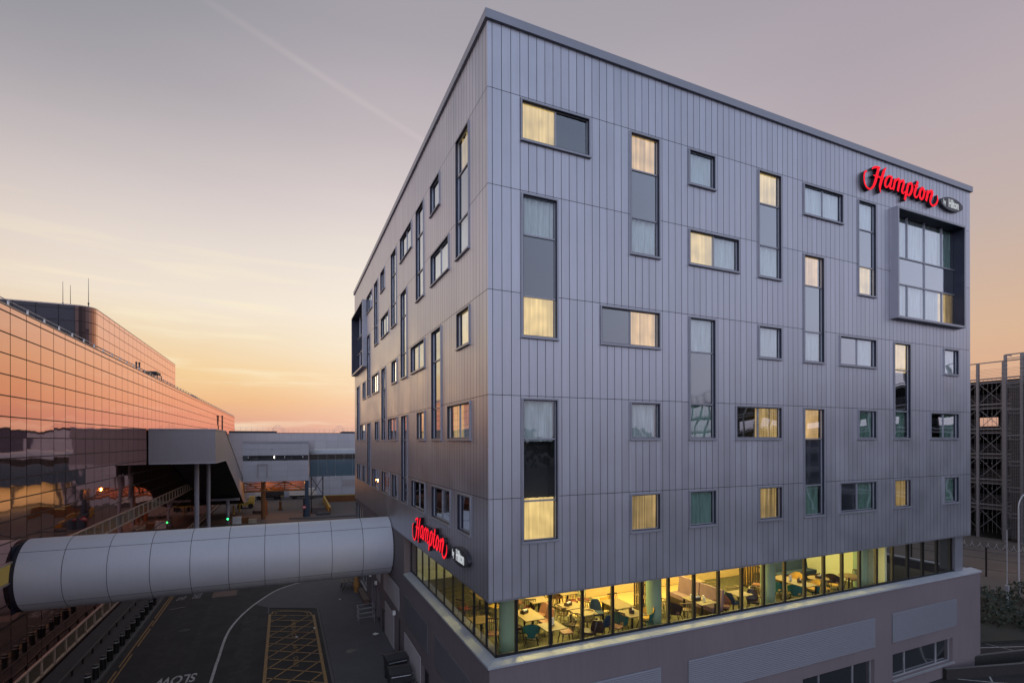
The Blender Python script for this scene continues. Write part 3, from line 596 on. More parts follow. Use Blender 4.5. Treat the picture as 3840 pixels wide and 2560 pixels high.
def sign(F, u0, sgn, v0, k, label, lab2, ou, ov):
    """u0 + sgn*s gives the position along the wall, so the script reads left to right on either face"""
    root = empty('script_sign', F(u0, v0, 0), label, 'sign', 'red script signs on the hotel')
    parts = {}
    for key in SCRIPT: parts.setdefault(key[0], []).append(SCRIPT[key])
    lay = 0
    for ch, strokes in parts.items():
        face = MB(); side = MB()
        for st in strokes:
            lay += 1
            pts = [(a, b, c) for a, b, c in smooth_line([Vector(q) for q in st], 5)]
            Lp, Rp = [], []
            for i, (a, b, c) in enumerate(pts):
                p0 = Vector(pts[max(0, i - 1)][:2]); p1 = Vector(pts[min(len(pts) - 1, i + 1)][:2]); dv = (p1 - p0)
                dv = dv.normalized() if dv.length > 0 else Vector((1, 0)); n = Vector((-dv.y, dv.x)) * max(c, .03) * .5
                Lp.append((a + n.x, b + n.y)); Rp.append((a - n.x, b - n.y))
            m = len(pts); dz = .17 + .0012 * (lay % 5)
            P = lambda q, d: F(u0 + sgn * q[0] * k, v0 + q[1] * k, d)
            face.add([P(q, dz) for q in Lp] + [P(q, dz) for q in Rp], [(i, i + 1, m + i + 1, m + i) for i in range(m - 1)])
            ring = Lp + Rp[::-1]; r = len(ring)
            side.add([P(q, .02) for q in ring] + [P(q, dz - .004) for q in ring], [(i, (i + 1) % r, r + (i + 1) % r, r + i) for i in range(r)])
            side.add([P(q, dz - .006) for q in Lp] + [P(q, dz - .006) for q in Rp], [(i, i + 1, m + i + 1, m + i) for i in range(m - 1)])
        lo = side.build('letter', M['sign_dark'], root); face.build('letter_face', M['red_face'], lo)
    ov_root = empty('oval_sign', F(ou, ov, 0), lab2, 'sign', 'oval signs beside the red script')
    rx, rz = .95 * k, .32 * k
    el = lambda d, f=1: [F(ou + sgn * rx * f * math.cos(2 * PI * i / 48), ov + rz * f * math.sin(2 * PI * i / 48), d) for i in range(48)]
    q = MB(); a = el(.02) + el(.15); q.add(a, [(i, (i + 1) % 48, 48 + (i + 1) % 48, 48 + i) for i in range(48)] + [tuple(range(48, 96)), tuple(range(48))]); q.build('sign_plate', M['oval'], ov_root)
    if F is FR: rot = Matrix.Rotation(PI / 2, 4, 'X')
    else: rot = Matrix.Rotation(-PI / 2, 4, 'Z') @ Matrix.Rotation(PI / 2, 4, 'X')
    for txt, sz, du, sx in (('by', .36, -.66, .62), ('Hilton', .56, .12, .62)):
        me = text_mesh(txt, sz * k, sx, 1, .004, offset=.012 * k if txt != 'by' else 0)
        text_obj('lettering', me, M['white_letters'], Matrix.Translation(F(ou + sgn * du * k, ov, .158)) @ rot, ov_root)
sign(FR, 18.12, 1, 22.42, 1.02, 'large red glowing script sign high on the right-hand facade under the coping', 'dark oval sign at the top right corner of the facade, after the large red script', 24.83, 23.24)
sign(FL, 9.04, -1, 6.68, .987, 'smaller red glowing script sign low on the left-hand facade above the restaurant glazing', 'dark oval sign low on the left-hand facade near the building corner', 2.42, 7.5)
# ------------------------------------------------------------------ terminal with the mirror-glass facade
XF = -16.6
term = empty('terminal_building', (XF, 60, GZ), 'long terminal with a bronze mirror-glass grid facade glowing orange in the sunset', 'building')
ROWS = [17.40, 17.12, 16.21, 15.31, 14.41, 13.50, 12.60, 11.69, 10.79, 9.89, 8.98, 8.07, 7.14, 6.24, 5.37, 4.47, 3.57, 2.66, 1.75, .82, 0.0, GZ]
C0, CS = 14.90, 1.535
cols = [C0 + CS * i for i in range(-16, 73)]
YE = 125.8
mb = MB(); sts = {13: MB(), 19: MB()}; bars = MB()
for r in range(len(ROWS) - 1):
    z1, z0 = ROWS[r], ROWS[r + 1]; strip = r in (13, 19)
    for a, b in zip(cols[:-1], cols[1:]):
        g = .026; tgt = sts[r] if strip else mb
        zz1 = z1 - (0 if r == 0 else g)
        tgt.add([(XF, a + g, z0 + g), (XF, b - g, z0 + g), (XF, b - g, zz1), (XF, a + g, zz1)], [(0, 1, 2, 3)])
mb.build('facade_panel', M['mirror'], term); [q_.build('strip_window', M['strip_glass'], term) for q_ in sts.values()]
for r in (13, 19):
    for z in (ROWS[r], ROWS[r + 1]): bars.box(XF + .001, XF + .06, cols[0], YE, z - .035, z + .035)
    for y in cols: bars.box(XF + .001, XF + .05, y - .03, y + .03, ROWS[r + 1] + .036, ROWS[r] - .036)
bars.build('strip_mullion', M['tan'], term)
fm = MB()
for r, z in enumerate(ROWS[1:-1], 1):
    if r not in (13, 14, 19, 20): fm.box(XF - .015, XF + .028, cols[0], YE, z - .016, z + .016)
fm.build('transom', M['mirror_back'], term)
MB().box(-62, XF - .03, cols[0], YE - .02, GZ, 17.3).build('core', M['mirror_back'], term)
MB().box(-62, XF + .03, cols[0], YE, 17.38, 17.45).build('parapet_cap', M['tan'], term)
rl = MB()
for i in range(0, 60):
    y = 15.0 + i * 1.85; rl.box(XF - .13, XF - .07, y - .03, y + .03, 17.44, 17.72); 
rl.tube([(XF - .1, -5, 17.69), (XF - .1, 125, 17.69)], .022); rl.build('roof_rail', M['steel'], term)
# penthouse with the rounded corner
XP = -19.6; Y0P = 36.4; RP = 1.12; Y1P = 70.3
path = [(-60, Y0P)] + [(-60 + i * 1.37 - .1, Y0P) for i in range(1, 40)]
path = [p for p in path if p[0] < XP - RP] + [(XP - RP + RP * math.sin(t * PI / 16), Y0P + RP - RP * math.cos(t * PI / 16)) for t in range(0, 9)]
yy = Y0P + RP
while yy + 1.535 < Y1P: yy += 1.535; path.append((XP, yy))
path.append((XP, Y1P))
pz = [22.28, 21.95, 21.05, 20.15, 19.25, 18.35, 17.45]
phs = [MB(), MB()]; pb = MB(); pcv = MB()
for r in range(len(pz) - 1):
    for k, (a, b) in enumerate(zip(path[:-1], path[1:])):
        A, B = Vector(a), Vector(b); d = (B - A).normalized() * .022
        curve = XP - RP - .01 <= a[0] < XP - .01
        if curve: d = d * 0
        A2, B2 = A + d, B - d; g = .022
        (pcv if curve else phs[0 if a[1] < Y0P + .01 else 1]).add([(A2.x, A2.y, pz[r + 1] + g), (B2.x, B2.y, pz[r + 1] + g), (B2.x, B2.y, pz[r] - g), (A2.x, A2.y, pz[r] - g)], [(0, 1, 2, 3)])
phs[0].build('penthouse_panel', pm('penthouse_navy', (.016, .016, .028), .38, .1, .2, .6, island=.2, spec=.3), term); phs[1].build('penthouse_panel', M['mirror'], term); 
pc = pcv.build('penthouse_corner', M['mirror'], term, smooth=True)
n = len(path); inner = [(x - .05 if x > XP - .5 else x, y + .05 if x <= XP - .5 else y) for x, y in path] + [(-60, Y1P)]
MB().prism(inner, 'z', 17.45, 22.24).build('penthouse_core', M['mirror_back'], term)
MB().prism([(x, y) for x, y in path] + [(-60, Y1P)], 'z', 22.26, 22.34).build('penthouse_cap', M['tan'], term)
for x, y, z, h in ((-22.9, 41, 22.3, 2.9), (-22.45, 41.2, 22.3, 2.7), (-21.15, 41, 22.3, 3.4)):
    q = MB(); q.cyl((x, y, z), (x, y, z + h * .35), .045, .04, 6).cyl((x, y, z + h * .35), (x, y, z + h), .028, .015, 6).cyl((x, y, z + h * .33), (x, y, z + h * .37), .07, .07, 6)
    lab = {-22.9: 'thin whip antenna on the dark penthouse roof, leftmost of three', -22.45: 'thin whip antenna on the dark penthouse roof, middle and shortest of three', -21.15: 'tallest whip antenna on the dark penthouse roof, right of the other two'}[x]
    tag(q.build('antenna', M['darksteel']), lab, 'antenna', 'whip antennas on the penthouse roof')
for y, h, lab in ((38.07, .6, 'short dark vent pipe at the terminal roof edge, left of a pair'), (39.05, .7, 'short dark vent pipe at the terminal roof edge, right of a pair')):
    tag(MB().cyl((-17.1, y, 17.45), (-17.1, y, 17.45 + h + .2), .06, .06, 8).cyl((-17.1, y, 17.5 + h), (-17.1, y, 17.68 + h), .075, .075, 8).build('vent_pipe', M['darksteel']), lab, 'pipe', 'vent pipes on the terminal roof')
cr_ = empty('roof_cradle', (-17.3, 45, 17.45), 'dark steel maintenance cradle standing on the terminal roof edge', 'cradle')
q = MB(); q.bar((-17.3, 41.6, 17.9), (-17.3, 46.6, 18.25), .25, .12).bar((-17.7, 43.4, 17.95), (-17.7, 46.6, 18.2), .12, .12); q.box(-17.8, -16.9, 44.6, 46.4, 18.1, 18.3); q.build('boom', M['darksteel'], cr_)
q = MB()
for y in (44, 45.2, 46.4, 48.3): q.bar((-17.2, y, 17.45), (-17.2, y, 18.2), .07, .07)
q.bar((-17.2, 46.4, 18.2), (-17.2, 48.3, 18.2), .06, .06); q.bar((-17.2, 43, 17.5), (-17.2, 46, 18.1), .06, .06); q.build('support_frame', M['darksteel'], cr_)
tag(MB().box(-19, -17.2, 68.5, 73.5, 17.45, 17.85).box(-18.8, -17.4, 69, 73, 17.86, 18.05).build('roof_plant', M['panel']), 'small grey plant box on the terminal roof far along the edge', 'plant unit')
tag(MB().cyl((XF + .35, 95, 12.4), (XF + .35, 95, 16.2), .12, .12, 8).cyl((XF + .35, 95, 16.2), (XF + .35, 95, 16.35), .16, .16, 8).build('flue', M['darksteel']), 'thin dark flue standing in front of the far end of the mirror facade', 'flue')

# ------------------------------------------------------------------ tubular footbridge
TY, TZ, TR = 16.29, 5.36, 1.65
tube = empty('tubular_footbridge', ((XF + 0) / 2, TY, TZ - TR), 'pale aluminium tube footbridge with dark seams crossing the road between the two buildings', 'footbridge')
a_up, a_lo = R(48), R(-41)
edges = [a_lo, a_up, R(132), R(221), R(319)]
sh = MB(); g = .012 / TR
X0, X1 = XF + .16, -.02
seg = (X1 - X0) / 10
def cp(x, a, r): return (x, TY - r * math.cos(a), TZ + r * math.sin(a))
for i in range(10):
    xa, xb = X0 + i * seg + .012, X0 + (i + 1) * seg - .012
    for a, b in zip(edges[:-1], edges[1:]):
        nn = 14; A = [a + g + (b - a - 2 * g) * k / nn for k in range(nn + 1)]
        sh.add([cp(xa, t, TR) for t in A] + [cp(xb, t, TR) for t in A], [(k, k + 1, nn + 2 + k, nn + 1 + k) for k in range(nn)])
sh.build('tube_panel', M['tube'], tube, smooth=True)
MB().cyl((X0, TY, TZ), (X1, TY, TZ), TR - .03, TR - .03, 64, cap=False).build('tube_lining', M['seam'], tube, smooth=True)
MB().cyl((XF - .02, TY, TZ), (XF + .17, TY, TZ), TR - .012, TR - .012, 48).build('end_collar', M['seam'], tube, smooth=True)
MB().box(XF + .002, XF + .02, 14.95, 17.9, 3.9, 6.9).build('tube_surround', M['navy'], term)
MB().box(XF + .004, XF + .012, 13.42, 14.86, 5.42, 6.19).build('lit_window', emit('dim_lit_window', (1, .72, .25), .11), term)
MB().cyl((-.05, TY, TZ), (-.001, TY, TZ), TR - .001, TR - .001, 48).build('end_seal', M['seam'], tube, smooth=True)

# ------------------------------------------------------------------ stair bridge on columns
sb = empty('enclosed_stair_bridge', (-14, 55, GZ), 'grey panelled box bridge jutting from the mirror facade on round columns, then sloping down', 'footbridge')
prof = [(39.4, 9.57), (48.35, 9.52), (75.6, 1.85), (83, 1.2), (83, 3.2), (75.6, 5.25), (48.35, 12.57), (39.4, 12.55)]
q = MB(); q.prism(prof, 'x', XF + .07, -11.42); q.build('deck_box', M['panel_dark'], sb)
# panel joints on the near face and on the side
q = MB()
for i in range(1, 6): q.box(XF + .9 * i - .03, XF + .9 * i - .005, 39.385, 39.4, 9.62, 12.5)
q.build('panel_joint', M['frame'], sb)
q = MB(); q.box(XF + .1, -11.36, 39.34, 39.46, 12.55, 12.66); q.box(XF + .1, -11.36, 39.36, 39.46, 9.5, 9.6); q.bar((-11.39, 39.4, 12.6), (-11.39, 48.35, 12.62), .08, .1); q.bar((-11.39, 48.35, 12.62), (-11.39, 75.6, 5.3), .08, .1); q.bar((-11.39, 39.4, 9.55), (-11.39, 48.35, 9.5), .06, .1); q.build('edge_trim', M['panel'], sb)
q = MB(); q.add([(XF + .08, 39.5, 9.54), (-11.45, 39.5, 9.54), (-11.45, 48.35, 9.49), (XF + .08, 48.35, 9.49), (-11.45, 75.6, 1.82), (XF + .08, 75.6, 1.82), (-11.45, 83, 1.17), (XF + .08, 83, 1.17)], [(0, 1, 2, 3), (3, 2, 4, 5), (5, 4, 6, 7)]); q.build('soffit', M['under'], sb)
for x, y, r, t in ((-13.5, 43.8, .21, 9.5), (-13.2, 49.7, .19, 9.2), (-13.1, 69.3, .22, 3.3)):
    MB().cyl((x, y, GZ), (x, y, t), r, r, 20).build('column', M['column_paint'], sb, smooth=True)
MB().box(-15.6, -11.6, 69.0, 69.6, 3.05, 3.35).build('crossbeam', M['column_paint'], sb)

# ------------------------------------------------------------------ transverse bridge and glazed link
tb = empty('panelled_bridge', (-7, 73, GZ), 'light grey panelled bridge with a dark window strip, spanning the road in the background', 'footbridge')
TX0, TX1, TY0 = -11.35, -2.2, 71.6
q = MB(); n = 7
def pbox(z0, z1, m, name, cuts=None, rows=1):
    w = MB(); cs = cuts or [TX0, -9.2, -7.4, -5.2, -3.4, TX1]
    for r in range(rows):
        a, b = z0 + (z1 - z0) * r / rows, z0 + (z1 - z0) * (r + 1) / rows
        for i in range(len(cs) - 1): w.add([(cs[i] + .012, TY0, a + .012), (cs[i + 1] - .012, TY0, a + .012), (cs[i + 1] - .012, TY0, b - .012), (cs[i] + .012, TY0, b - .012)], [(0, 1, 2, 3)])
    return w.build(name, m, tb)
pbox(5.4, 8.55, M['panel'], 'lower_panel', rows=4); pbox(9.4, 11.25, M['panel'], 'upper_panel', rows=2); 
pbox(8.58, 9.37, M['dark_glass'], 'strip_window', [TX0, -9.4, -7.0, -4.6, TX1])
MB().box(TX0, TX1, TY0 + .03, 76.5, 5.4, 11.25).build('core', M['frame'], tb)
MB().box(TX0 - .0, TX1 + .06, TY0 - .08, 76.6, 11.25, 11.5).build('parapet', M['coping'], tb)
MB().box(TX1 + .001, TX1 + .05, TY0, 76.5, 5.4, 11.24).build('end_panel', M['panel'], tb)
q = MB()
for x in (-9.32, -8.05): q.box(x - .11, x + .11, TY0 - .12, TY0 - .01, 6.0, 7.95)
q.box(-9.45, -7.92, TY0 - .13, TY0 - .01, 7.96, 8.12); q.build('sign_frame', M['panel_dark'], tb)
for x in (-7.4, -10.2): MB().box(x - .15, x + .15, TY0 - .06, TY0 - .005, 10.25, 10.32).build('vent', M['frame'], tb)
for x, m in ((-7.05, 'white_lamp'), (-10.6, 'card'), (-5.6, 'card'), (-3.0, 'card')):
    MB().cyl((x, TY0 - .1, 8.95), (x, TY0 - .1, 9.25), .05, .05, 6).build('lamp', M[m], tb)
q = MB()
for x0, x1 in ((-11.2, -8.4), (-8.4, -5.6), (-5.6, -2.8)):
    q.bar((x0, 72.2, 5.3), (x1, 72.2, 3.95), .14, .14) if x0 != -8.4 else q.bar((x1, 72.2, 5.3), (x0, 72.2, 3.95), .14, .14)
    q.bar((x0, 72.2, 3.9), (x0, 72.2, 5.4), .16, .16)
q.bar((-11.2, 72.2, 3.9), (-2.4, 72.2, 3.9), .2, .2); q.build('truss', M['rust'], tb)
q = MB()
for i in range(5): q.box(-11.2, -2.5, 75.8, 76.2, 3.6 + i * .36, 3.8 + i * .36)
q.build('louvre_screen', M['rust'], tb)
MB().cyl((-8.6, 72.6, GZ), (-8.6, 72.6, 5.3), .32, .32, 16).build('column', M['rust'], tb, smooth=True)
bc = empty('blue_column', (-2.5, 71.2, GZ), 'thick blue round column with a no-entry disc, holding up the panelled bridge', 'column')
MB().cyl((-2.5, 71.2, GZ), (-2.5, 71.2, 2.75), .52, .52, 28).build('shaft', M['blue_col'], bc, smooth=True)
MB().box(-2.75, -2.2, 71.0, 71.5, 2.76, 5.38).build('post', M['blue_col'], bc)
q = MB(); q.cyl((-2.85, 70.70, 1.35), (-2.85, 70.66, 1.35), .27, .27, 20); q.cyl((-2.85, 70.80, 1.35), (-2.85, 70.70, 1.35), .05, .05, 8); d = q.build('sign_disc', M['red_paint'], bc)
MB().box(-3.03, -2.67, 70.64, 70.655, 1.29, 1.41).build('sign_bar', M['card'], d)
gl = empty('glazed_link', (4, 77, GZ), 'glazed walkway with a curved pale roof and teal panels running behind the hotel', 'footbridge')
def gbox(z0, z1, m, name):
    w = MB(); x = -1.9
    while x < 12: w.add([(x + .02, 75.6, z0), (x + 1.33, 75.6, z0), (x + 1.33, 75.6, z1), (x + .02, 75.6, z1)], [(0, 1, 2, 3)]); x += 1.36
    return w.build(name, m, gl)
gbox(5.7, 8.46, M['teal_glass'], 'lower_panel'); gbox(8.5, 9.35, M['dark_glass'], 'strip_window'); gbox(9.38, 9.55, M['panel'], 'gutter')
q = MB(); n = 8
A = [(75.6 + 2.2 - 2.2 * math.cos(t * PI / 2 / n), 9.55 + .72 * math.sin(t * PI / 2 / n)) for t in range(n + 1)] + [(79.5, 10.27), (79.5, 9.55)]
q.prism(A, 'x', -1.95, 12); q.build('curved_roof', M['ledge'], gl, smooth=True)
MB().box(-1.9, 12, 75.65, 79.4, 5.7, 9.5).build('core', M['frame'], gl)
MB().box(-2.15, -1.2, 74.2, 75.3, 10.1, 11.55).build('end_turret', M['plaster_pale'], gl)
q = MB(); q.bar((-1.6, 76, GZ), (-1.6, 76, 5.7), .18, .18); q.bar((.2, 76, 2.6), (.2, 76, 5.7), .18, .18); q.bar((-1.6, 76, 2.7), (.2, 76, 5.6), .1, .1); q.bar((-1.6, 76, 5.6), (.2, 76, 2.7), .1, .1); q.box(-1.9, .3, 75.7, 76.6, 2.2, 2.6); q.build('braced_frame', M['darksteel'], gl)

# ------------------------------------------------------------------ far terminal
fb = empty('far_terminal', (10, 110, GZ), 'low pale panelled terminal closing the view in the far background, with roof railings', 'building')
YF = 104.7
w = MB(); w2 = MB(); zs = [4.3, 6.2, 8.1, 10.0, 11.6, 13.3]; xs = [-16 + 2.35 * i for i in range(40)]
for z0, z1 in zip(zs[:-1], zs[1:]):
    for a, b in zip(xs[:-1], xs[1:]): (w if a < 13 else w2).add([(a + .02, YF, z0 + .02), (b - .02, YF, z0 + .02), (b - .02, YF, z1 - .02), (a + .02, YF, z1 - .02)], [(0, 1, 2, 3)])
for z0, z1 in ((GZ, 1.2), (1.25, 2.8), (2.85, 4.3)):
    for a, b in ((-16, -3), (.8, 3.4), (3.42, 6.0), (6.02, 9.6)): w.add([(a + .02, YF, z0), (b - .02, YF, z0), (b - .02, YF, z1), (a + .02, YF, z1)], [(0, 1, 2, 3)])
w.build('wall_panel', M['panel'], fb)
w2.build('darkened_wall_panel', pm('darkened_panel', (.075, .07, .10), .4, .2, .1), fb)  # hidden stretch of wall, coloured darker to darken its reflection in the bronze facade
MB().box(-16, 78, YF + .05, 140, 4.3, 13.3).box(-16, 9.6, YF + .05, 110, GZ, 4.3).build('core', M['frame'], fb)
q = MB(); q.box(-16, -7.1, YF - .08, YF + 3, 13.3, 13.68); q.box(5.98, 78, YF - .08, YF + 3, 13.3, 13.68); q.box(-7.1, 5.98, YF - .08, YF + 3, 13.26, 13.34); q.build('parapet', M['darksteel'], fb)
MB().box(6.2, 9.4, YF - .05, YF - .01, 1.5, 3.0).build('shutter', M['panel_dark'], fb)
MB().cyl((4.7, YF - .25, 3.55), (4.7, YF - .05, 3.7), .15, .1, 8).build('wall_lamp', M['card'], fb)
q = MB()
for a, b, z in ((-15, -7.4, 13.68), (-7, 5.6, 13.34), (6.2, 12, 13.68)):
    x = a
    while x < b: q.bar((x, YF + .3, z), (x, YF + .3, z + .75), .035, .035); x += 1.05
    for h in (.4, .75): q.bar((a, YF + .3, z + h), (b, YF + .3, z + h), .03, .03)
q.build('roof_rail', M['steel'], fb)
for xc in (-7.2, 5.9):
    q = MB(); s_ = 1 if xc < 0 else -1
    pts = [(xc - s_ * .7, 13.7), (xc, 14.35), (xc + s_ * .5, 14.35), (xc + s_ * 1.7, 13.4)]
    for dz in (0, .55):
        for a, b in zip(pts[:-1], pts[1:]): q.bar((a[0], YF + .5, a[1] + dz), (b[0], YF + .5, b[1] + dz), .05, .05)
    for a in pts: q.bar((a[0], YF + .5, a[1]), (a[0], YF + .5, a[1] + .55), .04, .04)
    q.build('step_over', M['steel'], fb)
# lit undercroft of the far terminal, to the right: mirrored by the bronze facade
MB().box(9.8, 78, 109.6, 110, GZ, 4.3).build('undercroft_wall', M['beige'], fb)
for i in range(7): MB().box(12 + i * 7, 15.2 + i * 7, 106.9, 107.1, 3.95, 4.1).build('tube_lamp', M['tube_light'], fb)
for i in range(8): MB().cyl((10.5 + i * 7, 105.4, GZ), (10.5 + i * 7, 105.4, 4.3), .3, .3, 12).build('column', M['slab'], fb)

# ------------------------------------------------------------------ things on the forecourt
yw = empty('barrier_wall', (1.2, 80, GZ), 'low yellow-topped retaining wall with an angled return on the forecourt', 'barrier')
q = MB(); q.bar((1.35, 91.5, .25), (1.05, 72.5, .25), .25, 1.2); q.bar((1.35, 91.5, .25), (9.5, 90.4, .25), .25, 1.2); q.build('wall', M['rust'], yw)
q = MB(); q.bar((1.35, 91.6, .9), (1.05, 72.4, .9), .3, .1); q.bar((1.35, 91.5, .9), (9.5, 90.4, .9), .3, .1); q.bar((1.19, 91.3, .3), (.9, 72.6, .3), .03, .95); q.build('yellow_edge', M['yellow_metal'], yw)
tag(MB().box(-1.5, .5, 75.2, 77.2, GZ, .65).build('concrete_block', M['kerb']), 'large concrete block under the glazed link beside the blue column', 'concrete block')
tag(MB().prism([(-1.1, 71.6), (1.0, 71.6), (1.0, 73.6), (-.6, 73.6)], 'z', GZ, .2).build('concrete_block', M['slab']), 'low concrete plinth at the end of the yellow-topped wall', 'concrete block')
struct(MB().prism([(-5.0, 70.6), (-2.6, 69.6), (9, 69.6), (9, 74), (-3.4, 73.6)], 'z', GZ, GZ + .16).build('traffic_island', M['kerb']))
isl = MB().cyl((-9.3, 80.0, GZ), (-9.3, 80.0, GZ + .5), 1.15, 1.15, 20)
tag(isl.build('kerbed_island', M['kerb']), 'round kerbed island under the panelled bridge', 'traffic island')
ki = empty('traffic_kiosk', (-6.3, 83, GZ), 'narrow upright kiosk post on a striped base in the middle of the forecourt', 'kiosk')
MB().box(-6.6, -6.0, 82.2, 84.6, GZ, GZ + .3).build('base', M['rust'], ki); MB().box(-6.5, -6.1, 82.6, 83.3, GZ + .3, 1.1).build('cabinet', M['rust'], ki); MB().cyl((-6.3, 84, GZ), (-6.3, 84, 3.8), .09, .09, 8).build('pole', M['darksteel'], ki)
bo = MB().cyl((-8.6, 77.4, GZ), (-8.6, 77.4, 1.9), .45, .45, 14)
tag(bo.build('bollard_drum', M['rust'], smooth=True), 'thick brown drum pillar below the truss of the panelled bridge', 'pillar')
def truck(x, y, rz, label, cabm, boxm):
    r = empty('service_truck', (x, y, GZ), label, 'truck', 'service trucks parked beyond the panelled bridge', rz)
    def P(mb, n, m):
        o = mb.build(n, m, loc=(0, 0, 0)); o.parent = r; return o
    P(MB().box(-.95, .95, -2.4, .9, .75, 2.5), 'cargo_box', boxm); P(MB().prism([(1.0, .7), (2.7, .7), (2.7, 1.5), (2.2, 2.15), (1.0, 2.15)], 'x', -.92, .92), 'cab', cabm)
    P(MB().prism([(2.24, 2.0), (2.62, 1.55), (2.74, 1.55), (2.36, 2.0)], 'x', -.8, .8), 'windscreen', M['dark_glass']); P(MB().box(-.85, .85, -2.4, 2.6, .45, .7), 'chassis', M['black'])
    for sx in (-.8, .8):
        for sy in (-1.5, 1.9): P(MB().cyl((sx - .14, sy, .42), (sx + .14, sy, .42), .42, .42, 16), 'wheel', M['black'])
    P(MB().box(-.9, .9, -2.48, -2.41, .6, .78), 'rear_stripe', M['yellow_metal'])
truck(-8.3, 101, R(70), 'small pale service truck parked beyond the bridge, left of the two', M['white_van'], M['plastic_grey'])
truck(-2.2, 100, R(-100), 'white service truck parked beyond the bridge beside the blue column', M['white_van'], M['white_van'])
ld_ = empty('yellow_loader', (-11.6, 88, GZ), 'dark yellow loader vehicle in the shadow under the stair bridge', 'vehicle')
MB().box(-13.2, -10.6, 87, 89, .2, .9).build('body', M['yellow_metal'], ld_); MB().prism([(87.1, .9), (88.9, .9), (88.6, 1.7), (87.4, 1.7)], 'x', -11.4, -10.5).build('cab', M['yellow_metal'], ld_)
for x in (-12.8, -11.1): MB().cyl((x, 86.85, .1), (x, 87.15, .1), .42, .42, 14).build('wheel', M['black'], ld_)
for x, y, lab in ((-13.2, 79.9, 'yellow post at the foot of the stair bridge, nearer one'), (-12.6, 83.2, 'yellow post at the foot of the stair bridge, farther one')):
    tag(MB().cyl((x, y, GZ), (x, y, 1.0), .14, .14, 10).cyl((x, y, 1.0), (x, y, 1.05), .16, .16, 10).build('guard_post', M['yellow_metal'], smooth=True), lab, 'post', 'yellow posts under the stair bridge')
for (x, y, w_, d_, h_, m, lab) in ((-11.9, 69, 1.1, .5, .95, 'card', 'pale upright cabinet right of the green signal'), (-10.9, 69.2, 1.0, .5, .75, 'rust', 'reddish low barrier box beside the pale cabinet'), (-15.0, 60, .5, .5, 1.2, 'crate_wood', 'striped hazard board between the two stair-bridge columns'), (-9.9, 68.9, 1.0, .5, .5, 'beige', 'low beige barrier block, rightmost beside the cabinet')):
    q = MB().box(x - w_ / 2, x + w_ / 2, y - d_ / 2, y + d_ / 2, GZ + .05, GZ + h_).box(x - w_ / 2 - .05, x + w_ / 2 + .05, y - d_ / 2 - .05, y + d_ / 2 + .05, GZ, GZ + .05).box(x - w_ / 2 - .03, x + w_ / 2 + .03, y - d_ / 2 - .03, y + d_ / 2 + .03, GZ + h_, GZ + h_ + .05)
    tag(q.build('barrier_cabinet', M[m]), lab, 'cabinet', 'cabinets and barriers beyond the tube bridge')
tl = empty('signal_light', (-13.0, 68.2, GZ), 'small green signal light on a post beyond the tube footbridge', 'signal')
MB().cyl((-13.0, 68.2, GZ), (-13.0, 68.2, .3), .04, .04, 8).build('post', M['darksteel'], tl); MB().box(-13.2, -12.8, 68.15, 68.35, .3, .75).build('housing', M['darksteel'], tl); MB().cyl((-13.0, 68.14, .52), (-13.0, 68.08, .52), .13, .13, 14).build('lens', M['green_lamp'], tl)
for x, y, z, lab in ((-15.9, 72, 3.4, 'small yellow floodlight under the stair bridge, upper one'), (-15.6, 74, 2.7, 'small yellow floodlight under the stair bridge, lower one')):
    fl = empty('floodlight', (x, y, z), lab, 'lamp', 'floodlights under the stair bridge')
    MB().box(x - .3, x + .1, y - .1, y + .1, z, z + .3).build('housing', M['darksteel'], fl); MB().box(x - .2, x + .2, y - .16, y - .101, z + .02, z + .2).build('lens', M['tube_light'], fl)

# ------------------------------------------------------------------ bollards, guard rail, kerbside clutter
ROW = ['nearest the bottom edge of the photo'] + ['%s from the bottom edge' % s for s in ('second', 'third', 'fourth', 'fifth', 'sixth', 'seventh', 'eighth', 'ninth', 'tenth', 'eleventh', 'twelfth', 'thirteenth')]
def bollard():
    r = empty('bollard', (0, 0, 0), 'x', 'bollard', 'bollards along the left kerb')
    def P(mb, n, m): o = mb.build(n, m, loc=(0, 0, 0), smooth=True); o.parent = r; return o
    P(MB().cyl((0, 0, 0), (0, 0, .66), .135, .13, 20).cyl((0, 0, .66), (0, 0, .70), .13, .10, 20), 'post', M['black'])
    P(MB().cyl((0, 0, .56), (0, 0, .615), .1385, .138, 20, cap=False), 'reflective_band', M['white_paint'])
    P(MB().cyl((0, 0, .6705), (0, 0, .7105), .132, .095, 20), 'cap', M['darksteel'])
    return r
b0 = bollard()
for i in range(13):
    b = b0 if i == 0 else dup(b0)
    place(b, -14.23, 15.98 + 1.137 * i, GZ + .12, .3 * i, 'short black white-banded bollard, %s of the kerb row' % ROW[i])
gr = empty('guard_rail', (-15.42, 14, GZ + .12), 'low steel guard rail on short posts along the foot of the mirror facade', 'railing')
MB().tube([(-15.42, -15, .1), (-15.42, 44, .1)], .05, 8).build('rail', M['darksteel'], gr)
for i in range(34):
    y = -6 + i * 1.5; MB().box(-15.46, -15.38, y - .04, y + .04, GZ + .12, .06).build('post', M['black'], gr)
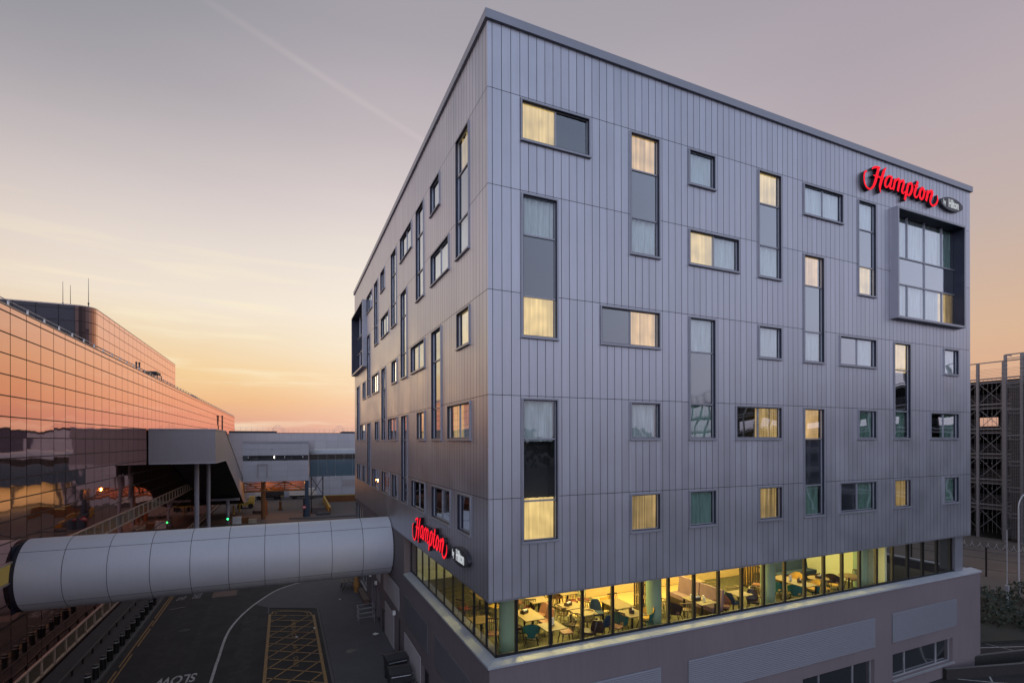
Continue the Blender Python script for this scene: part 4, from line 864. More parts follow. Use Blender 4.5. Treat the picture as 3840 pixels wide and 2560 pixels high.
def bin_(x, y, rz, label):
    r = empty('wheelie_bin', (x, y, GZ + .012), label, 'bin', 'bins beside the hotel wall', rz)
    def P(mb, n, m): o = mb.build(n, m, loc=(0, 0, 0)); o.parent = r; return o
    w = MB(); a, b = .5, .42
    w.add([(-a * .85, -b * .85, .15), (a * .85, -b * .85, .15), (a * .85, b * .85, .15), (-a * .85, b * .85, .15), (-a, -b, 1.1), (a, -b, 1.1), (a, b, 1.1), (-a, b, 1.1)], [(3, 2, 1, 0), (4, 5, 6, 7), (0, 1, 5, 4), (1, 2, 6, 5), (2, 3, 7, 6), (3, 0, 4, 7)])
    P(w, 'body', M['plastic_grey']); P(MB().prism([(-.46, 1.1), (.46, 1.1), (.46, 1.16), (.1, 1.22), (-.46, 1.15)], 'x', -.53, .53), 'lid', M['plastic_grey']); P(MB().cyl((-.45, -.46, 1.0), (.45, -.46, 1.0), .022, .022, 8), 'handle', M['steel'])
    for sx in (-.4, .4):
        for sy in (-.3, .3): P(MB().cyl((sx - .03, sy, .09), (sx + .03, sy, .09), .09, .09, 10), 'wheel', M['black'])
bin_(-.62, 11.2, .1, 'dark wheeled bin by the hotel wall, farther of the two'); bin_(-.72, 9.6, -.05, 'dark wheeled bin by the hotel wall, nearest the bottom edge')
tag(MB().box(-.72, -.1, 8.0, 8.9, GZ + .05, .3).box(-.76, -.06, 7.96, 8.94, .3, .36).build('timber_planter', M['brick']), 'low brown planter box at the foot of the hotel wall by the bins', 'planter')
pl = empty('picnic_table', (-.95, 28.5, GZ), 'weathered timber slatted table near the tube bridge end', 'table')
for i in range(4): MB().box(-1.6 + i * .34, -1.3 + i * .34, 27.9, 29.2, .28, .33).build('plank', M['crate_wood'], pl)
q = MB()
for y in (28.0, 29.1): q.bar((-1.5, y, GZ), (-1.2, y, .27), .06, .06); q.bar((-.4, y, GZ), (-.6, y, .27), .06, .06)
q.build('trestle', M['black'], pl)
dr = MB()
for z, rr in ((GZ, .2), (.1, .28), (.55, .24), (.95, .1)): pass
dr.cyl((-.5, 27.2, GZ), (-.5, 27.2, .2), .16, .26, 12).cyl((-.5, 27.2, .2), (-.5, 27.2, .85), .26, .12, 12)
tag(dr.build('wrapped_bundle', M['amber'], smooth=True), 'amber mottled wrapped bundle standing beside the timber table', 'bundle')
tag(MB().box(-.42, -.04, 23.6, 26.9, GZ + .012, .0).box(-.46, -.02, 23.56, 26.94, -.0, .05).build('brick_plinth', M['brick']), 'long low brick-coloured plinth along the hotel wall before the doors', 'plinth')
rk = empty('wire_rack', (-.75, 20.0, GZ), 'light wire rack leaning by the hotel doors', 'rack')
q = MB()
for z in (.1, .4, .7): q.tube([(-1.3, 19.6, z), (-.3, 19.7, z), (-.3, 20.5, z), (-1.3, 20.4, z), (-1.3, 19.6, z)], .014, 5)
q.build('wire_shelf', M['steel'], rk)
q = MB()
for x, y in ((-1.3, 19.6), (-.3, 19.7), (-.3, 20.5), (-1.3, 20.4)): q.cyl((x, y, GZ), (x, y, .75), .016, .016, 5)
q.build('upright', M['steel'], rk)
for x, y, s_, rz, lab in ((-.56, 17.5, .22, .3, 'crumpled white paper on the pavement by the hotel wall'), (-5.0, 19.0, .12, 1.0, 'white scrap on the yellow hatched bay near its middle'), (-3.95, 20.1, .10, .2, 'white scrap on the right edge of the hatched bay'), (-1.9, 25.6, .10, .8, 'small white scrap on the pavement beyond the hatched bay')):
    q = MB(); pts = [(x + s_ * math.cos(rz + t * 1.3) * random.uniform(.6, 1.2), y + s_ * math.sin(rz + t * 1.3) * random.uniform(.6, 1.2), GZ + .035 + random.uniform(0, .06)) for t in range(5)]
    q.add(pts + [(x, y, GZ + .09)], [(i, (i + 1) % 5, 5) for i in range(5)]); tag(q.build('paper_scrap', M['card']), lab, 'litter', 'litter on the ground')

# ------------------------------------------------------------------ car park, right
XC = 72.0
cp_ = empty('multi_storey_car_park', (84, -5, GZ), 'dark open multi-storey car park with galvanised posts and cross braces at the right edge', 'building')
FL_ = [18.62, 15.55, 12.6, 9.6, 6.55, 3.5]
for z in FL_: MB().box(XC + .35, 104, -75, 45, z - .3, z).build('slab', M['slab'], cp_)
q = MB()
for z in FL_[1:]: q.box(103.6, 104, -75, 45, z, z + 1.2)
q.box(XC + 16, XC + 16.3, -75, 45, GZ, 12.3); q.box(XC + 16, XC + 16.3, -75, 45, 15.6, 18.3)
for i in range(24):
    y = -73 + i * 5; q.box(84.6, 85.2, y, y + .6, GZ, 18.3); q.box(103.3, 103.9, y + 1, y + 3.2, GZ, 18.3)
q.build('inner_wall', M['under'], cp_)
PY = [19.38 - 2.46 * i for i in range(-9, 38)]
for i, y in enumerate(PY):
    if y < -70: break
    q = MB(); q.box(XC - .13, XC - .09, y - .13, y + .13, GZ, 20.75); q.box(XC + .09, XC + .13, y - .13, y + .13, GZ, 20.75); q.box(XC - .09, XC + .09, y - .025, y + .025, GZ, 20.75)
    for z in range(0, 20): q.box(XC - .16, XC + .16, y - .17, y + .17, z + .3, z + .36)
    q.build('post', M['steel_dim'], cp_)
    if i < 12:
        q = MB()
        for z in FL_:
            q.bar((XC, y - .15, z - .4), (XC, y - 2.3, z - 2.7), .05, .05); q.bar((XC + .06, y - 2.3, z - .4), (XC + .06, y - .15, z - 2.7), .05, .05)
        q.build('brace', M['steel_dim'], cp_)
q = MB()
for z in FL_:
    q.box(XC - .05, XC + .05, -70, 41, z + .12, z + .26); q.box(XC - .05, XC + .05, -70, 41, z - .36, z - .26)
q.box(XC - .06, XC + .06, -70, 41, 20.72, 20.84); q.build('edge_rail', M['steel_dim'], cp_)
q = MB()
for z in FL_:
    for k in range(7): q.box(XC + .16, XC + .175, -70, 41, z + .3 + k * .17, z + .32 + k * .17)
q.build('wire_screen', M['steel_dim'], cp_)
q = MB()
for z in FL_:
    for i in range(40):
        y = 20.5 - i * .55; q.cyl((XC + .6, y, z - .95), (XC + .64, y, z - .95), .035, .035, 6)
q.build('stud_lamp', M['card'], cp_)
q = MB()
for i in range(34): q.box(XC + .20, XC + .225, 20.6 - i * .42, 20.625 - i * .42, .3, 18.9)
q.build('vertical_wire', M['steel_dim'], cp_)
stt = empty('stair_tower', (70.5, 14.5, GZ), 'mesh-clad galvanised steel stair tower in front of the car park at the right edge', 'stair tower')
for x, y in ((70.6, 16.2), (71.6, 14.9), (71.6, 13.3), (70.6, 13.3), (70.6, 14.75)):
    q = MB(); q.box(x - .12, x + .12, y - .12, y + .12, GZ, 21.3)
    for z in range(0, 42): q.box(x - .2, x + .2, y - .16, y + .16, z * .5 + .1, z * .5 + .13)
    q.build('post', M['steel_dim'], stt)
q = MB()
for z in (21.3, 18.0, 15.0, 12.0, 9.0, 6.0, 3.0): q.bar((70.6, 16.2, z), (70.6, 13.3, z), .12, .12); q.bar((70.6, 16.2, z - .45), (70.6, 13.3, z - .45), .08, .08); q.bar((70.6, 16.2, z), (72, 16.2, z), .1, .1)
q.build('landing_beam', M['steel_dim'], stt)
q = MB()
for k in range(110): q.box(70.48, 70.49, 13.3, 16.2, .2 + k * .165, .222 + k * .165)
for k in range(18): q.box(70.49, 70.5, 13.3 + k * .165, 13.315 + k * .165, .2, 18.2)
q.build('mesh_screen', M['steel_dim'], stt)
MB().box(71.4, 71.9, 12, 16.0, GZ, 18).build('shaft', M['under'], stt)

# lamp posts, fence, planting to the right of the hotel
def lamp_post(x, y, h, label, reach, dirx):
    r = empty('street_lamp', (x, y, GZ), label, 'street lamp', 'street lamps right of the hotel')
    MB().cyl((x, y, GZ), (x, y, GZ + 1.3), .10, .09, 12).cyl((x, y, GZ + 1.3), (x, y, GZ + h * .86), .065, .05, 12).build('pole', M['steel'], r, smooth=True)
    pts = [(x, y, GZ + h * .86)] + [(x + dirx[0] * reach * (1 - math.cos(t * PI / 12)), y + dirx[1] * reach * (1 - math.cos(t * PI / 12)), GZ + h * .86 + h * .14 * math.sin(t * PI / 12)) for t in range(1, 7)]
    MB().tube(pts, .045, 8).build('arm', M['steel'], r, smooth=True)
    e = pts[-1]; MB().prism([(e[0], e[2] - .06), (e[0] + dirx[0] * .7 + .01, e[2] - .08), (e[0] + dirx[0] * .7 + .01, e[2] + .05), (e[0], e[2] + .08)], 'y', e[1] - .14, e[1] + .14).build('lamp_head', M['steel'], r)
lamp_post(44.2, 4.85, 7.9, 'curved steel street lamp at the right edge of the photo', .9, (.95, -.3))
tag(MB().cyl((40.4, 4.0, GZ), (40.4, 4.0, 1.0), .08, .08, 8).cyl((40.4, 4.0, 1.0), (40.4, 4.0, 5.2), .03, .025, 8).box(40.3, 40.5, 3.9, 4.1, .95, 1.35).build('thin_post', M['steel']), 'thin pale signal post among the bushes right of the hotel', 'post')
fe = empty('security_fence', (49.5, 10, GZ), 'wire fence topped with coiled barbed wire across the yard right of the hotel', 'fence')
fp = [(49.0, 14.5), (49.4, 11.8), (49.9, 9.2), (50.5, 6.6), (51.2, 3.8), (52, .5)]
for x, y in fp: MB().box(x - .05, x + .05, y - .05, y + .05, GZ, 2.2).build('post', M['black'], fe)
q = MB()
for a, b in zip(fp[:-1], fp[1:]):
    for z in (.3, 1.2, 1.8, 2.15): q.bar((a[0], a[1], z), (b[0], b[1], z), .03, .03)
q.build('wire', M['darksteel'], fe)
q = MB(); pts = []
for a, b in zip(fp[:-1], fp[1:]):
    for k in range(40):
        t = k / 40; th = t * 2 * PI * 5; pts.append((a[0] + (b[0] - a[0]) * t + .22 * math.cos(th), a[1] + (b[1] - a[1]) * t, 2.35 + .24 * math.sin(th)))
q.tube(pts, .016, 4); q.build('barbed_coil', M['steel'], fe)
for (a, b, h, lab) in (((25.6, .45), (36, -1.75), .55, 'low dark kerb wall running right from the podium corner, farther one'), ((24.2, -.1), (34, -2.9), .5, 'low dark kerb wall at the bottom right corner, nearer one')):
    w_ = empty('low_wall', (a[0], a[1], GZ), lab, 'low wall', 'low walls right of the podium')
    MB().bar((a[0], a[1], GZ + h / 2), (b[0], b[1], GZ + h / 2), .16, h).build('wall', M['under'], w_); MB().bar((a[0], a[1], GZ + h + .02), (b[0], b[1], GZ + h + .02), .10, .035).build('coping', M['kerb'], w_)
def bush(x, y, r, h, m, label, n=420):
    b = empty('bush', (x, y, GZ), label, 'bush', 'bushes on the verge right of the hotel'); q = MB()
    for _ in range(n):
        a = random.uniform(0, 2 * PI); ph_ = random.random() ** .6; rr = r * random.uniform(.55, 1.08); zz = h * random.uniform(.02, 1) ; k = math.sqrt(max(0, 1 - (zz / h) ** 2 * .85))
        c = Vector((x + rr * k * math.cos(a) * ph_ ** .4, y + rr * k * math.sin(a) * ph_ ** .4, GZ + .1 + zz + random.uniform(-.08, .08)))
        u = Vector((random.gauss(0, 1), random.gauss(0, 1), random.gauss(0, 1))).normalized(); v = u.orthogonal().normalized(); s_ = random.uniform(.07, .17)
        q.add([c - u * s_, c + v * s_ * .55, c + u * s_, c - v * s_ * .55], [(0, 1, 2, 3)])
    q.build('foliage', m, b); w = MB()
    for k in range(5): a = k * 1.3; w.cyl((x, y, GZ), (x + r * .5 * math.cos(a), y + r * .5 * math.sin(a), GZ + h * .6), .04, .015, 5)
    w.build('stem', M['bark'], b)
BL = ['dark bush nearest the podium corner', 'dark rounded bush second along the verge', 'low olive bush in front of the thin signal post', 'dark bush right beside the thin signal post', 'olive bush at the lamp post foot', 'spreading dark bush at the lower right of the verge', 'small dark bush at the right edge of the verge', 'dark bush behind the others by the fence', 'tall dark bush at the back left of the verge']
for (x, y, r, h, m), lab in zip([(30.2, 4.2, 1.5, 1.3, 'leaf'), (33, 4.0, 1.6, 1.2, 'leaf'), (36, 3.4, 1.7, 1.1, 'leaf2'), (39.2, 4.4, 1.8, 1.4, 'leaf'), (42.8, 3.8, 1.7, 1.5, 'leaf2'), (37, .9, 1.8, 1.0, 'leaf'), (41.5, .8, 1.8, 1.1, 'leaf'), (36.5, 6.3, 1.8, 1.5, 'leaf'), (31.5, 6.6, 1.7, 1.6, 'leaf')], BL): bush(x, y, r, h, M[m], lab)
# ------------------------------------------------------------------ restaurant furniture
def rootpart(r, mb, n, m, smooth=True):
    o = mb.build(n, m, loc=(0, 0, 0), smooth=smooth); o.parent = r; return o
def seat_pad(mb, w, d, z0, z1, rnd=.07, m=0):
    poly = []
    for cx_, cy_, a0 in ((w - rnd, d - rnd, 0), (-w + rnd, d - rnd, 90), (-w + rnd, -d + rnd, 180), (w - rnd, -d + rnd, 270)):
        for k in range(4): a = R(a0 + 30 * k); poly.append((cx_ + rnd * math.cos(a), cy_ + rnd * math.sin(a)))
    return mb.prism(poly, 'z', z0, z1, m)
def legs(r, m, w=.16, sp=.07, z=.44, rad=.021):
    for sx in (-1, 1):
        for sy in (-1, 1): rootpart(r, MB().cyl((sx * (w + sp), sy * (w + sp), 0), (sx * w, sy * w, z), rad * .8, rad, 8), 'leg', m)
def spindle_chair(seatm, framem):
    r = empty('spindle_chair', (0, 0, 0), 'x', 'chair', 'chairs in the restaurant')
    rootpart(r, seat_pad(MB(), .22, .21, .43, .47), 'seat', seatm); legs(r, framem)
    q = MB(); pts = []
    for i in range(7):
        t = -1 + i / 3; x = .2 * t; y0 = -.19; pts.append((x * 1.12, -.30 - .03 * (1 - t * t), .86))
        q.cyl((x, y0, .46), pts[-1], .011, .011, 6)
    for a, b in zip(pts[:-1], pts[1:]): q.bar(a, b, .025, .05)
    rootpart(r, q, 'backrest', framem); return r
def bow_chair(wood):
    r = empty('bow_back_chair', (0, 0, 0), 'x', 'chair', 'chairs in the restaurant')
    rootpart(r, MB().cyl((0, 0, .43), (0, 0, .465), .215, .225, 20), 'seat', wood); legs(r, wood, .13, .09)
    q = MB(); n = 12; P = lambda t, rr, z: (rr * math.cos(t), rr * math.sin(t), z)
    ts = [PI + R(-25) + (PI + R(50)) * i / n for i in range(n + 1)]
    top = [P(t, .27, .74 + .04 * math.sin(-t)) for t in ts]
    for a, b in zip(top[:-1], top[1:]): q.bar(a, b, .045, .035)
    for i in range(0, n + 1, 1): q.cyl(P(ts[i], .19, .46), top[i], .011, .011, 5)
    rootpart(r, q, 'backrest', wood); q = MB(); q.bar((-.17, 0, .2), (.17, 0, .2), .016, .016); q.bar((-.18, -.18, .22), (-.18, .18, .22), .016, .016); q.bar((.18, -.18, .22), (.18, .18, .22), .016, .016)
    rootpart(r, q, 'stretcher', wood); return r
def shell_chair(m, lm):
    r = empty('upholstered_chair', (0, 0, 0), 'x', 'chair', 'chairs in the restaurant')
    rootpart(r, seat_pad(MB(), .23, .22, .40, .48, .1), 'seat', m); legs(r, lm, .17, .05, .41, .017)
    q = MB(); n = 8; vs = []
    for k in range(6):
        z = .46 + k * .085; ww = .235 * (1 - (k / 5.5) ** 3 * .55)
        for i in range(n + 1): t = -1 + 2 * i / n; vs.append((ww * t, -.20 - k * .025 + .07 * t * t, z))
    vs2 = [(x, y - .045, z) for x, y, z in vs]; b = len(vs)
    fs = []
    for k in range(5):
        for i in range(n): a = k * (n + 1) + i; fs += [(a, a + 1, a + n + 2, a + n + 1), (b + a, b + a + n + 1, b + a + n + 2, b + a + 1)]
    for i in range(n): a = 5 * (n + 1) + i; fs.append((a, a + 1, b + a + 1, b + a))
    for k in range(5):
        for a in (k * (n + 1), k * (n + 1) + n): fs.append((a, a + n + 1, b + a + n + 1, b + a))
    q.add(vs + vs2, fs); rootpart(r, q, 'backrest', m); return r
def tub_chair(outer, innerm, lm):
    r = empty('tub_chair', (0, 0, 0), 'x', 'chair', 'chairs in the restaurant')
    rootpart(r, seat_pad(MB(), .24, .24, .38, .47, .1), 'seat', innerm)
    def arc(rad, mat, name, flip):
        q = MB(); n = 16; vs = []
        for i in range(n + 1):
            t = PI + R(-18) + (PI + R(36)) * i / n; h = .64 + .20 * max(0, math.sin(-t)) ** 1.5
            vs += [(rad * .82 * math.cos(t), rad * .82 * math.sin(t), .32), (rad * .95 * math.cos(t), rad * .95 * math.sin(t), .48), (rad * 1.08 * math.cos(t), rad * 1.12 * math.sin(t), h)]
        fs = []
        for i in range(n):
            for j in range(2): a = i * 3 + j; fs.append((a, a + 3, a + 4, a + 1))
        q.add(vs, fs); return rootpart(r, q, name, mat)
    sh_ = arc(.31, outer, 'shell', 0); arc(.285, innerm, 'lining', 1)
    rootpart(r, MB().cyl((0, 0, .30), (0, 0, .385), .2, .25, 16), 'underside', outer)
    for sx in (-1, 1):
        q = MB(); q.tube([(sx * .16, .16, .34), (sx * .25, .24, .012), (sx * .25, -.24, .012), (sx * .16, -.16, .34)], .015, 6); rootpart(r, q, 'sled_leg', lm)
    return r
def table(w, d, base, topm=None):
    r = empty('dining_table', (0, 0, 0), 'x', 'table', 'tables in the restaurant')
    rootpart(r, MB().box(-w / 2, w / 2, -d / 2, d / 2, .715, .745), 'tabletop', topm or M['wood'], False)
    if base == 'legs':
        for sx in (-1, 1):
            for sy in (-1, 1): rootpart(r, MB().box(sx * (w / 2 - .08) - .03, sx * (w / 2 - .08) + .03, sy * (d / 2 - .08) - .03, sy * (d / 2 - .08) + .03, 0, .714), 'leg', M['black'], False)
    else:
        for sy in ((0,) if base == 'one' else (-d * .28, d * .28)):
            rootpart(r, MB().cyl((0, sy, .02), (0, sy, .714), .04, .04, 10), 'pedestal', M['black']); rootpart(r, MB().cyl((0, sy, 0), (0, sy, .02), .26, .25, 20), 'base_plate', M['black'])
    return r
def round_table(rad):
    r = empty('round_table', (0, 0, 0), 'x', 'table', 'tables in the restaurant')
    rootpart(r, MB().cyl((0, 0, .715), (0, 0, .745), rad, rad, 28), 'tabletop', M['wood']); rootpart(r, MB().cyl((0, 0, .02), (0, 0, .714), .04, .04, 10), 'pedestal', M['black']); rootpart(r, MB().cyl((0, 0, 0), (0, 0, .02), .27, .26, 20), 'base_plate', M['black'])
    return r
PROTO = {}
def put(key, maker, x, y, rz, label):
    if key not in PROTO: PROTO[key] = o = maker()
    else: o = dup(PROTO[key])
    return place(o, x, y, FZ, R(rz), label)
mk = {
 'spin_brown': lambda: spindle_chair(M['brownseat'], M['darkwood']), 'spin_red': lambda: spindle_chair(M['redseat'], M['darkwood']), 'spin_yellow': lambda: spindle_chair(M['mustard'], M['darkwood']),
 'bow': lambda: bow_chair(M['wood']), 'shell_brown': lambda: shell_chair(M['brownseat'], M['darkwood']), 'shell_dark': lambda: shell_chair(M['darkleather'], M['black']), 'shell_navy': lambda: shell_chair(M['navyfab'], M['black']),
 'tub_teal': lambda: tub_chair(M['teal'], M['mustard'], M['black']), 'tub_mustard': lambda: tub_chair(M['teal'], M['mustard'], M['black']), 'tub_brown': lambda: tub_chair(M['darkleather'], M['brownseat'], M['black']), 'tub_gold': lambda: tub_chair(M['mustard'], M['mustard'], M['wood']),
 'tb': lambda: table(.8, 1.25, 'two'), 'tl': lambda: table(.78, .78, 'one'), 'tlegs': lambda: table(.85, 1.15, 'legs'), 'tlong': lambda: table(.85, 1.9, 'legs'), 'rt': lambda: round_table(.45)}
CH = [
 ('spin_brown', 1.0, 2.2, 150, 'dark spindle chair left of the green column by the glazed corner'),
 ('spin_yellow', 2.2, 4.9, 20, 'spindle chair with a mustard seat seen just left of the green corner column'),
 ('spin_brown', 3.3, 4.95, -70, 'dark spindle chair with a brown seat on the left of the back window table'),
 ('spin_red', 3.42, 4.2, -20, 'dark spindle chair with a deep red seat behind the caddy table'),
 ('spin_brown', 4.25, 4.3, 90, 'dark spindle chair with a brown seat on the right of the back window table'),
 ('shell_brown', 3.35, 3.2, 95, 'tan leather shell chair right of the caddy table, farther of two'),
 ('shell_brown', 3.25, 2.45, 100, 'tan leather shell chair right of the caddy table, nearer of two'),
 ('shell_dark', 2.0, 2.45, -80, 'dark leather chair tucked behind the teal tub chair'),
 ('tub_teal', 2.3, 1.75, -25, 'teal tub chair with mustard lining and wire legs nearest the glazed corner'),
 ('spin_brown', 3.45, 1.3, 80, 'dark spindle chair with a brown seat close to the glass at the small table'),
 ('bow', 4.25, 2.95, -60, 'pale bow-back chair left of the second caddy table'),
 ('bow', 4.1, 1.75, 130, 'pale bow-back chair behind the dark spindle chair near the glass'),
 ('shell_dark', 4.2, .98, 60, 'small dark chair beside the second window mullion'),
 ('spin_brown', 5.1, 4.95, -80, 'dark spindle chair left of the rearmost table'),
 ('spin_red', 5.4, 4.2, 160, 'dark spindle chair with a deep red seat before the rearmost table, left one'),
 ('spin_red', 5.95, 4.15, 175, 'dark spindle chair with a deep red seat before the rearmost table, right one'),
 ('tub_gold', 6.35, 3.2, 70, 'large gold tub chair in front of the green wall'),
 ('shell_navy', 5.1, 1.35, 10, 'navy chair with a dark seat in the middle of the third window'),
 ('shell_navy', 5.55, 2.5, 165, 'navy chair draped in dark cloth behind the third window'),
 ('bow', 4.75, 1.95, 100, 'pale bow-back chair between the second and third windows'),
 ('tub_teal', 5.9, 1.45, -70, 'teal tub chair left of the brown table in the fourth window'),
 ('tub_mustard', 7.0, 1.35, 95, 'mustard and teal tub chair against the second green column'),
 ('bow', 9.0, 1.35, 15, 'pale bow-back chair with its back to the glass left of the mauve banquette'),
 ('bow', 8.6, 2.3, -100, 'pale bow-back chair beyond the glass-topped table'),
 ('tub_brown', 10.75, 1.15, 150, 'dark leather tub chair right of the mauve banquette'),
 ('bow', 13.05, 1.5, 170, 'pale bow-back chair left of the third green column'),
 ('bow', 11.9, 2.9, 60, 'pale bow-back chair in the oak-floored bay behind the banquette'),
 ('tub_teal', 15.0, 1.95, -80, 'teal tub chair just right of the third green column'),
 ('tub_teal', 15.15, 1.2, -60, 'teal tub chair with its back to the glass at the long table'),
 ('tub_mustard', 16.3, 1.2, 80, 'mustard and teal tub chair at the right end of the long table'),
 ('tub_gold', 16.7, 2.35, 110, 'gold tub chair at the far side of the long table'),
 ('spin_yellow', 16.85, 1.05, -30, 'dark chair with a mustard seat before the round table, left one'),
 ('spin_yellow', 17.75, 1.2, 30, 'dark chair with a mustard seat before the round table, right one'),
 ('tub_brown', 18.5, 1.7, -70, 'brown tub chair between the two round tables'),
 ('shell_dark', 4.55, 1.0, -30, 'dark shell chair by the glass in the middle of the third window'),
 ('spin_brown', 5.35, .98, 120, 'dark spindle chair against the glass beside the third mullion'),
 ('spin_brown', 6.75, 2.9, 180, 'dark spindle chair at the far side of the brown four-legged table'),
 ('bow', 5.55, 3.2, -90, 'pale bow-back chair left of the gold tub chair'),
 ('bow', 2.2, 3.5, 170, 'pale bow-back chair behind the caddy table and the green corner column'),
 ('spin_brown', .95, 3.7, 175, 'dark spindle chair at the far side of the square table by the left glazing'),
 ('spin_red', 1.0, 5.2, -60, 'dark spindle chair with a deep red seat deep inside behind the left glazing'),
 ('spin_brown', 2.5, 6.2, 80, 'dark spindle chair at the rear table deep inside behind the corner'),
 ('spin_red', 3.0, 5.7, 10, 'dark spindle chair with a deep red seat at the rear table behind the corner'),
 ('spin_brown', 4.6, 5.6, -100, 'dark spindle chair at the back edge of the carpet'),
 ('tub_brown', 8.55, 1.5, -60, 'dark tub chair between the second green column and the laid table'),
 ('shell_navy', 11.5, 1.3, -90, 'navy chair with a coat on it right of the mauve banquette'),
 ('bow', 12.4, 2.2, 0, 'pale bow-back chair in front of the slatted screen by the third column'),
 ('shell_dark', 12.3, 1.0, 140, 'dark shell chair close to the glass left of the third column'),
 ('spin_brown', 14.6, 2.7, 120, 'dark spindle chair in front of the second slatted screen'),
 ('spin_brown', 19.5, 1.45, 80, 'dark spindle chair right of the farthest round table'),
]
for key, x, y, rz, lab in CH: put(key, mk[key], x, y, rz, lab)
TB = [
 ('tl', .85, 2.9, 0, 'square pale table behind the left glazing beyond the corner'),
 ('tb', 3.75, 4.35, 0, 'pale oak table at the back, third from the glazed corner'),
 ('tb', 2.63, 2.65, 0, 'pale oak table carrying a napkin caddy beside the tan shell chairs'),
 ('tl', 2.85, 1.25, 0, 'small pale table close to the glass with a menu holder'),
 ('tl', 4.6, 2.9, 0, 'pale square table with a wooden caddy right of the bow-back chair'),
 ('tb', 5.35, 4.8, 0, 'rearmost pale oak table under the cladding edge'),
 ('tl', 4.65, 2.05, 0, 'pale table with slim legs behind the bow-back chairs'),
 ('tlegs', 6.4, 2.35, 0, 'brown table in front of the green wall behind the fourth window'),
 ('tl', 6.25, 1.2, 0, 'brown table with condiments next to the second green column'),
 ('tlegs', 9.7, 1.35, 0, 'glass-topped table laid with glasses in front of the mauve banquette'),
 ('tl', 11.6, 3.7, 0, 'pale table in the oak-floored bay behind the banquette'),
 ('tlong', 15.65, 1.7, 0, 'long oak table with menus right of the third green column'),
 ('rt', 17.2, 1.55, 0, 'round table with condiments in front of the navy banquette'),
 ('tb', 2.0, 5.8, 0, 'rear pale table deep inside behind the glazed corner'),
 ('tl', 11.9, 1.35, 0, 'square table between the banquette and the third green column'),
 ('tl', 8.2, 2.7, 0, 'square table in front of the first slatted screen'),
 ('rt', 18.95, 1.25, 0, 'round brown table by the end wall'),
]
for key, x, y, rz, lab in TB: put(key, mk[key], x, y, rz, lab)
def caddy(x, y, rz, lab, kind):
    r = empty('napkin_caddy', (x, y, FZ + .746), lab, 'caddy', 'caddies on the restaurant tables', R(rz))
    if kind == 'c':
        q = MB(); q.box(-.14, .14, -.09, .09, 0, .02).box(-.14, -.12, -.09, .09, .02, .12).box(.12, .14, -.09, .09, .02, .12).box(-.12, .12, -.09, -.075, .02, .1).box(-.12, .12, .075, .09, .02, .1).bar((-.13, 0, .12), (-.13, 0, .22), .015, .03).bar((.13, 0, .12), (.13, 0, .22), .015, .03).bar((-.14, 0, .22), (.14, 0, .22), .02, .02)
        rootpart(r, q, 'tray', M['darkwood'], False); rootpart(r, MB().box(-.1, .1, -.06, -.01, .02, .15), 'napkins', M['card'], False)
        rootpart(r, MB().cyl((.03, .04, .02), (.03, .04, .17), .025, .02, 8), 'bottle', M['redseat'])
    else:
        rootpart(r, MB().box(-.09, .09, -.04, .04, 0, .02), 'stand', M['darkwood'], False); rootpart(r, MB().prism([(-.03, .02), (.03, .02), (.005, .27), (-.005, .27)], 'x', -.09, .09), 'menu', M['card'], False)
for a in ((2.55, 2.85, 25, 'wooden napkin caddy on the table by the tan shell chairs', 'c'), (2.9, 1.3, 30, 'white menu holder on the small table close to the glass', 'm'), (4.5, 2.95, 20, 'wooden caddy on the table right of the bow-back chair', 'c'), (6.25, 1.25, 60, 'condiment caddy on the brown table by the second green column', 'c'), (15.55, 1.75, 10, 'white menu holder on the long oak table', 'm'), (15.75, 1.45, 40, 'wooden caddy on the long oak table', 'c'), (17.2, 1.55, 10, 'condiment caddy on the round table', 'c'), (9.6, 1.4, 0, 'caddy on the glass-topped table by the banquette', 'c'), (5.3, 4.7, 10, 'caddy on the rearmost oak table', 'c')): caddy(*a)
for i, (x, y) in enumerate(((9.75, 1.15), (9.85, 1.6), (9.55, 1.65), (9.9, 1.35))):
    tag(MB().cyl((x, y, FZ + .746), (x, y, FZ + .90), .03, .037, 10).build('glass_tumbler', M['card'], smooth=True), 'pale tumbler on the glass-topped table by the mauve banquette', 'glass', 'tumblers on the laid table')
bq = empty('banquette', (10.3, 2.2, FZ), 'mauve velvet banquette with a dark base set at right angles to the glass', 'banquette')
MB().box(10.0, 10.6, .95, 3.5, FZ, FZ + .3).build('base', M['darkwood'], bq); q = MB()
for k in range(2): q.box(10.0, 10.45, .98 + k * 1.26, 2.2 + k * 1.26, FZ + .3, FZ + .47)
q.build('seat', M['mauve'], bq); q = MB()
for k in range(2): q.prism([(10.46, FZ + .3), (10.6, FZ + .3), (10.66, FZ + 1.12), (10.56, FZ + 1.12)], 'y', .98 + k * 1.26, 2.2 + k * 1.26)
q.build('backrest', M['mauve'], bq)
nb = empty('banquette', (18, 2.9, FZ), 'navy upholstered banquette along the pale green end wall', 'banquette')
MB().box(16.9, 19.6, 3.35, 3.9, FZ, FZ + .3).build('base', M['darkwood'], nb); MB().box(16.9, 19.6, 3.32, 3.8, FZ + .3, FZ + .47).build('seat', M['navyfab'], nb); MB().prism([(3.8, FZ + .3), (3.95, FZ + .3), (4.0, FZ + .98), (3.9, FZ + .98)], 'x', 16.9, 19.6).build('backrest', M['navyfab'], nb)
MB().box(16.9, 19.6, 4.01, 4.15, FZ, FZ + 1.0).build('shelf_back', M['brownseat'], nb)
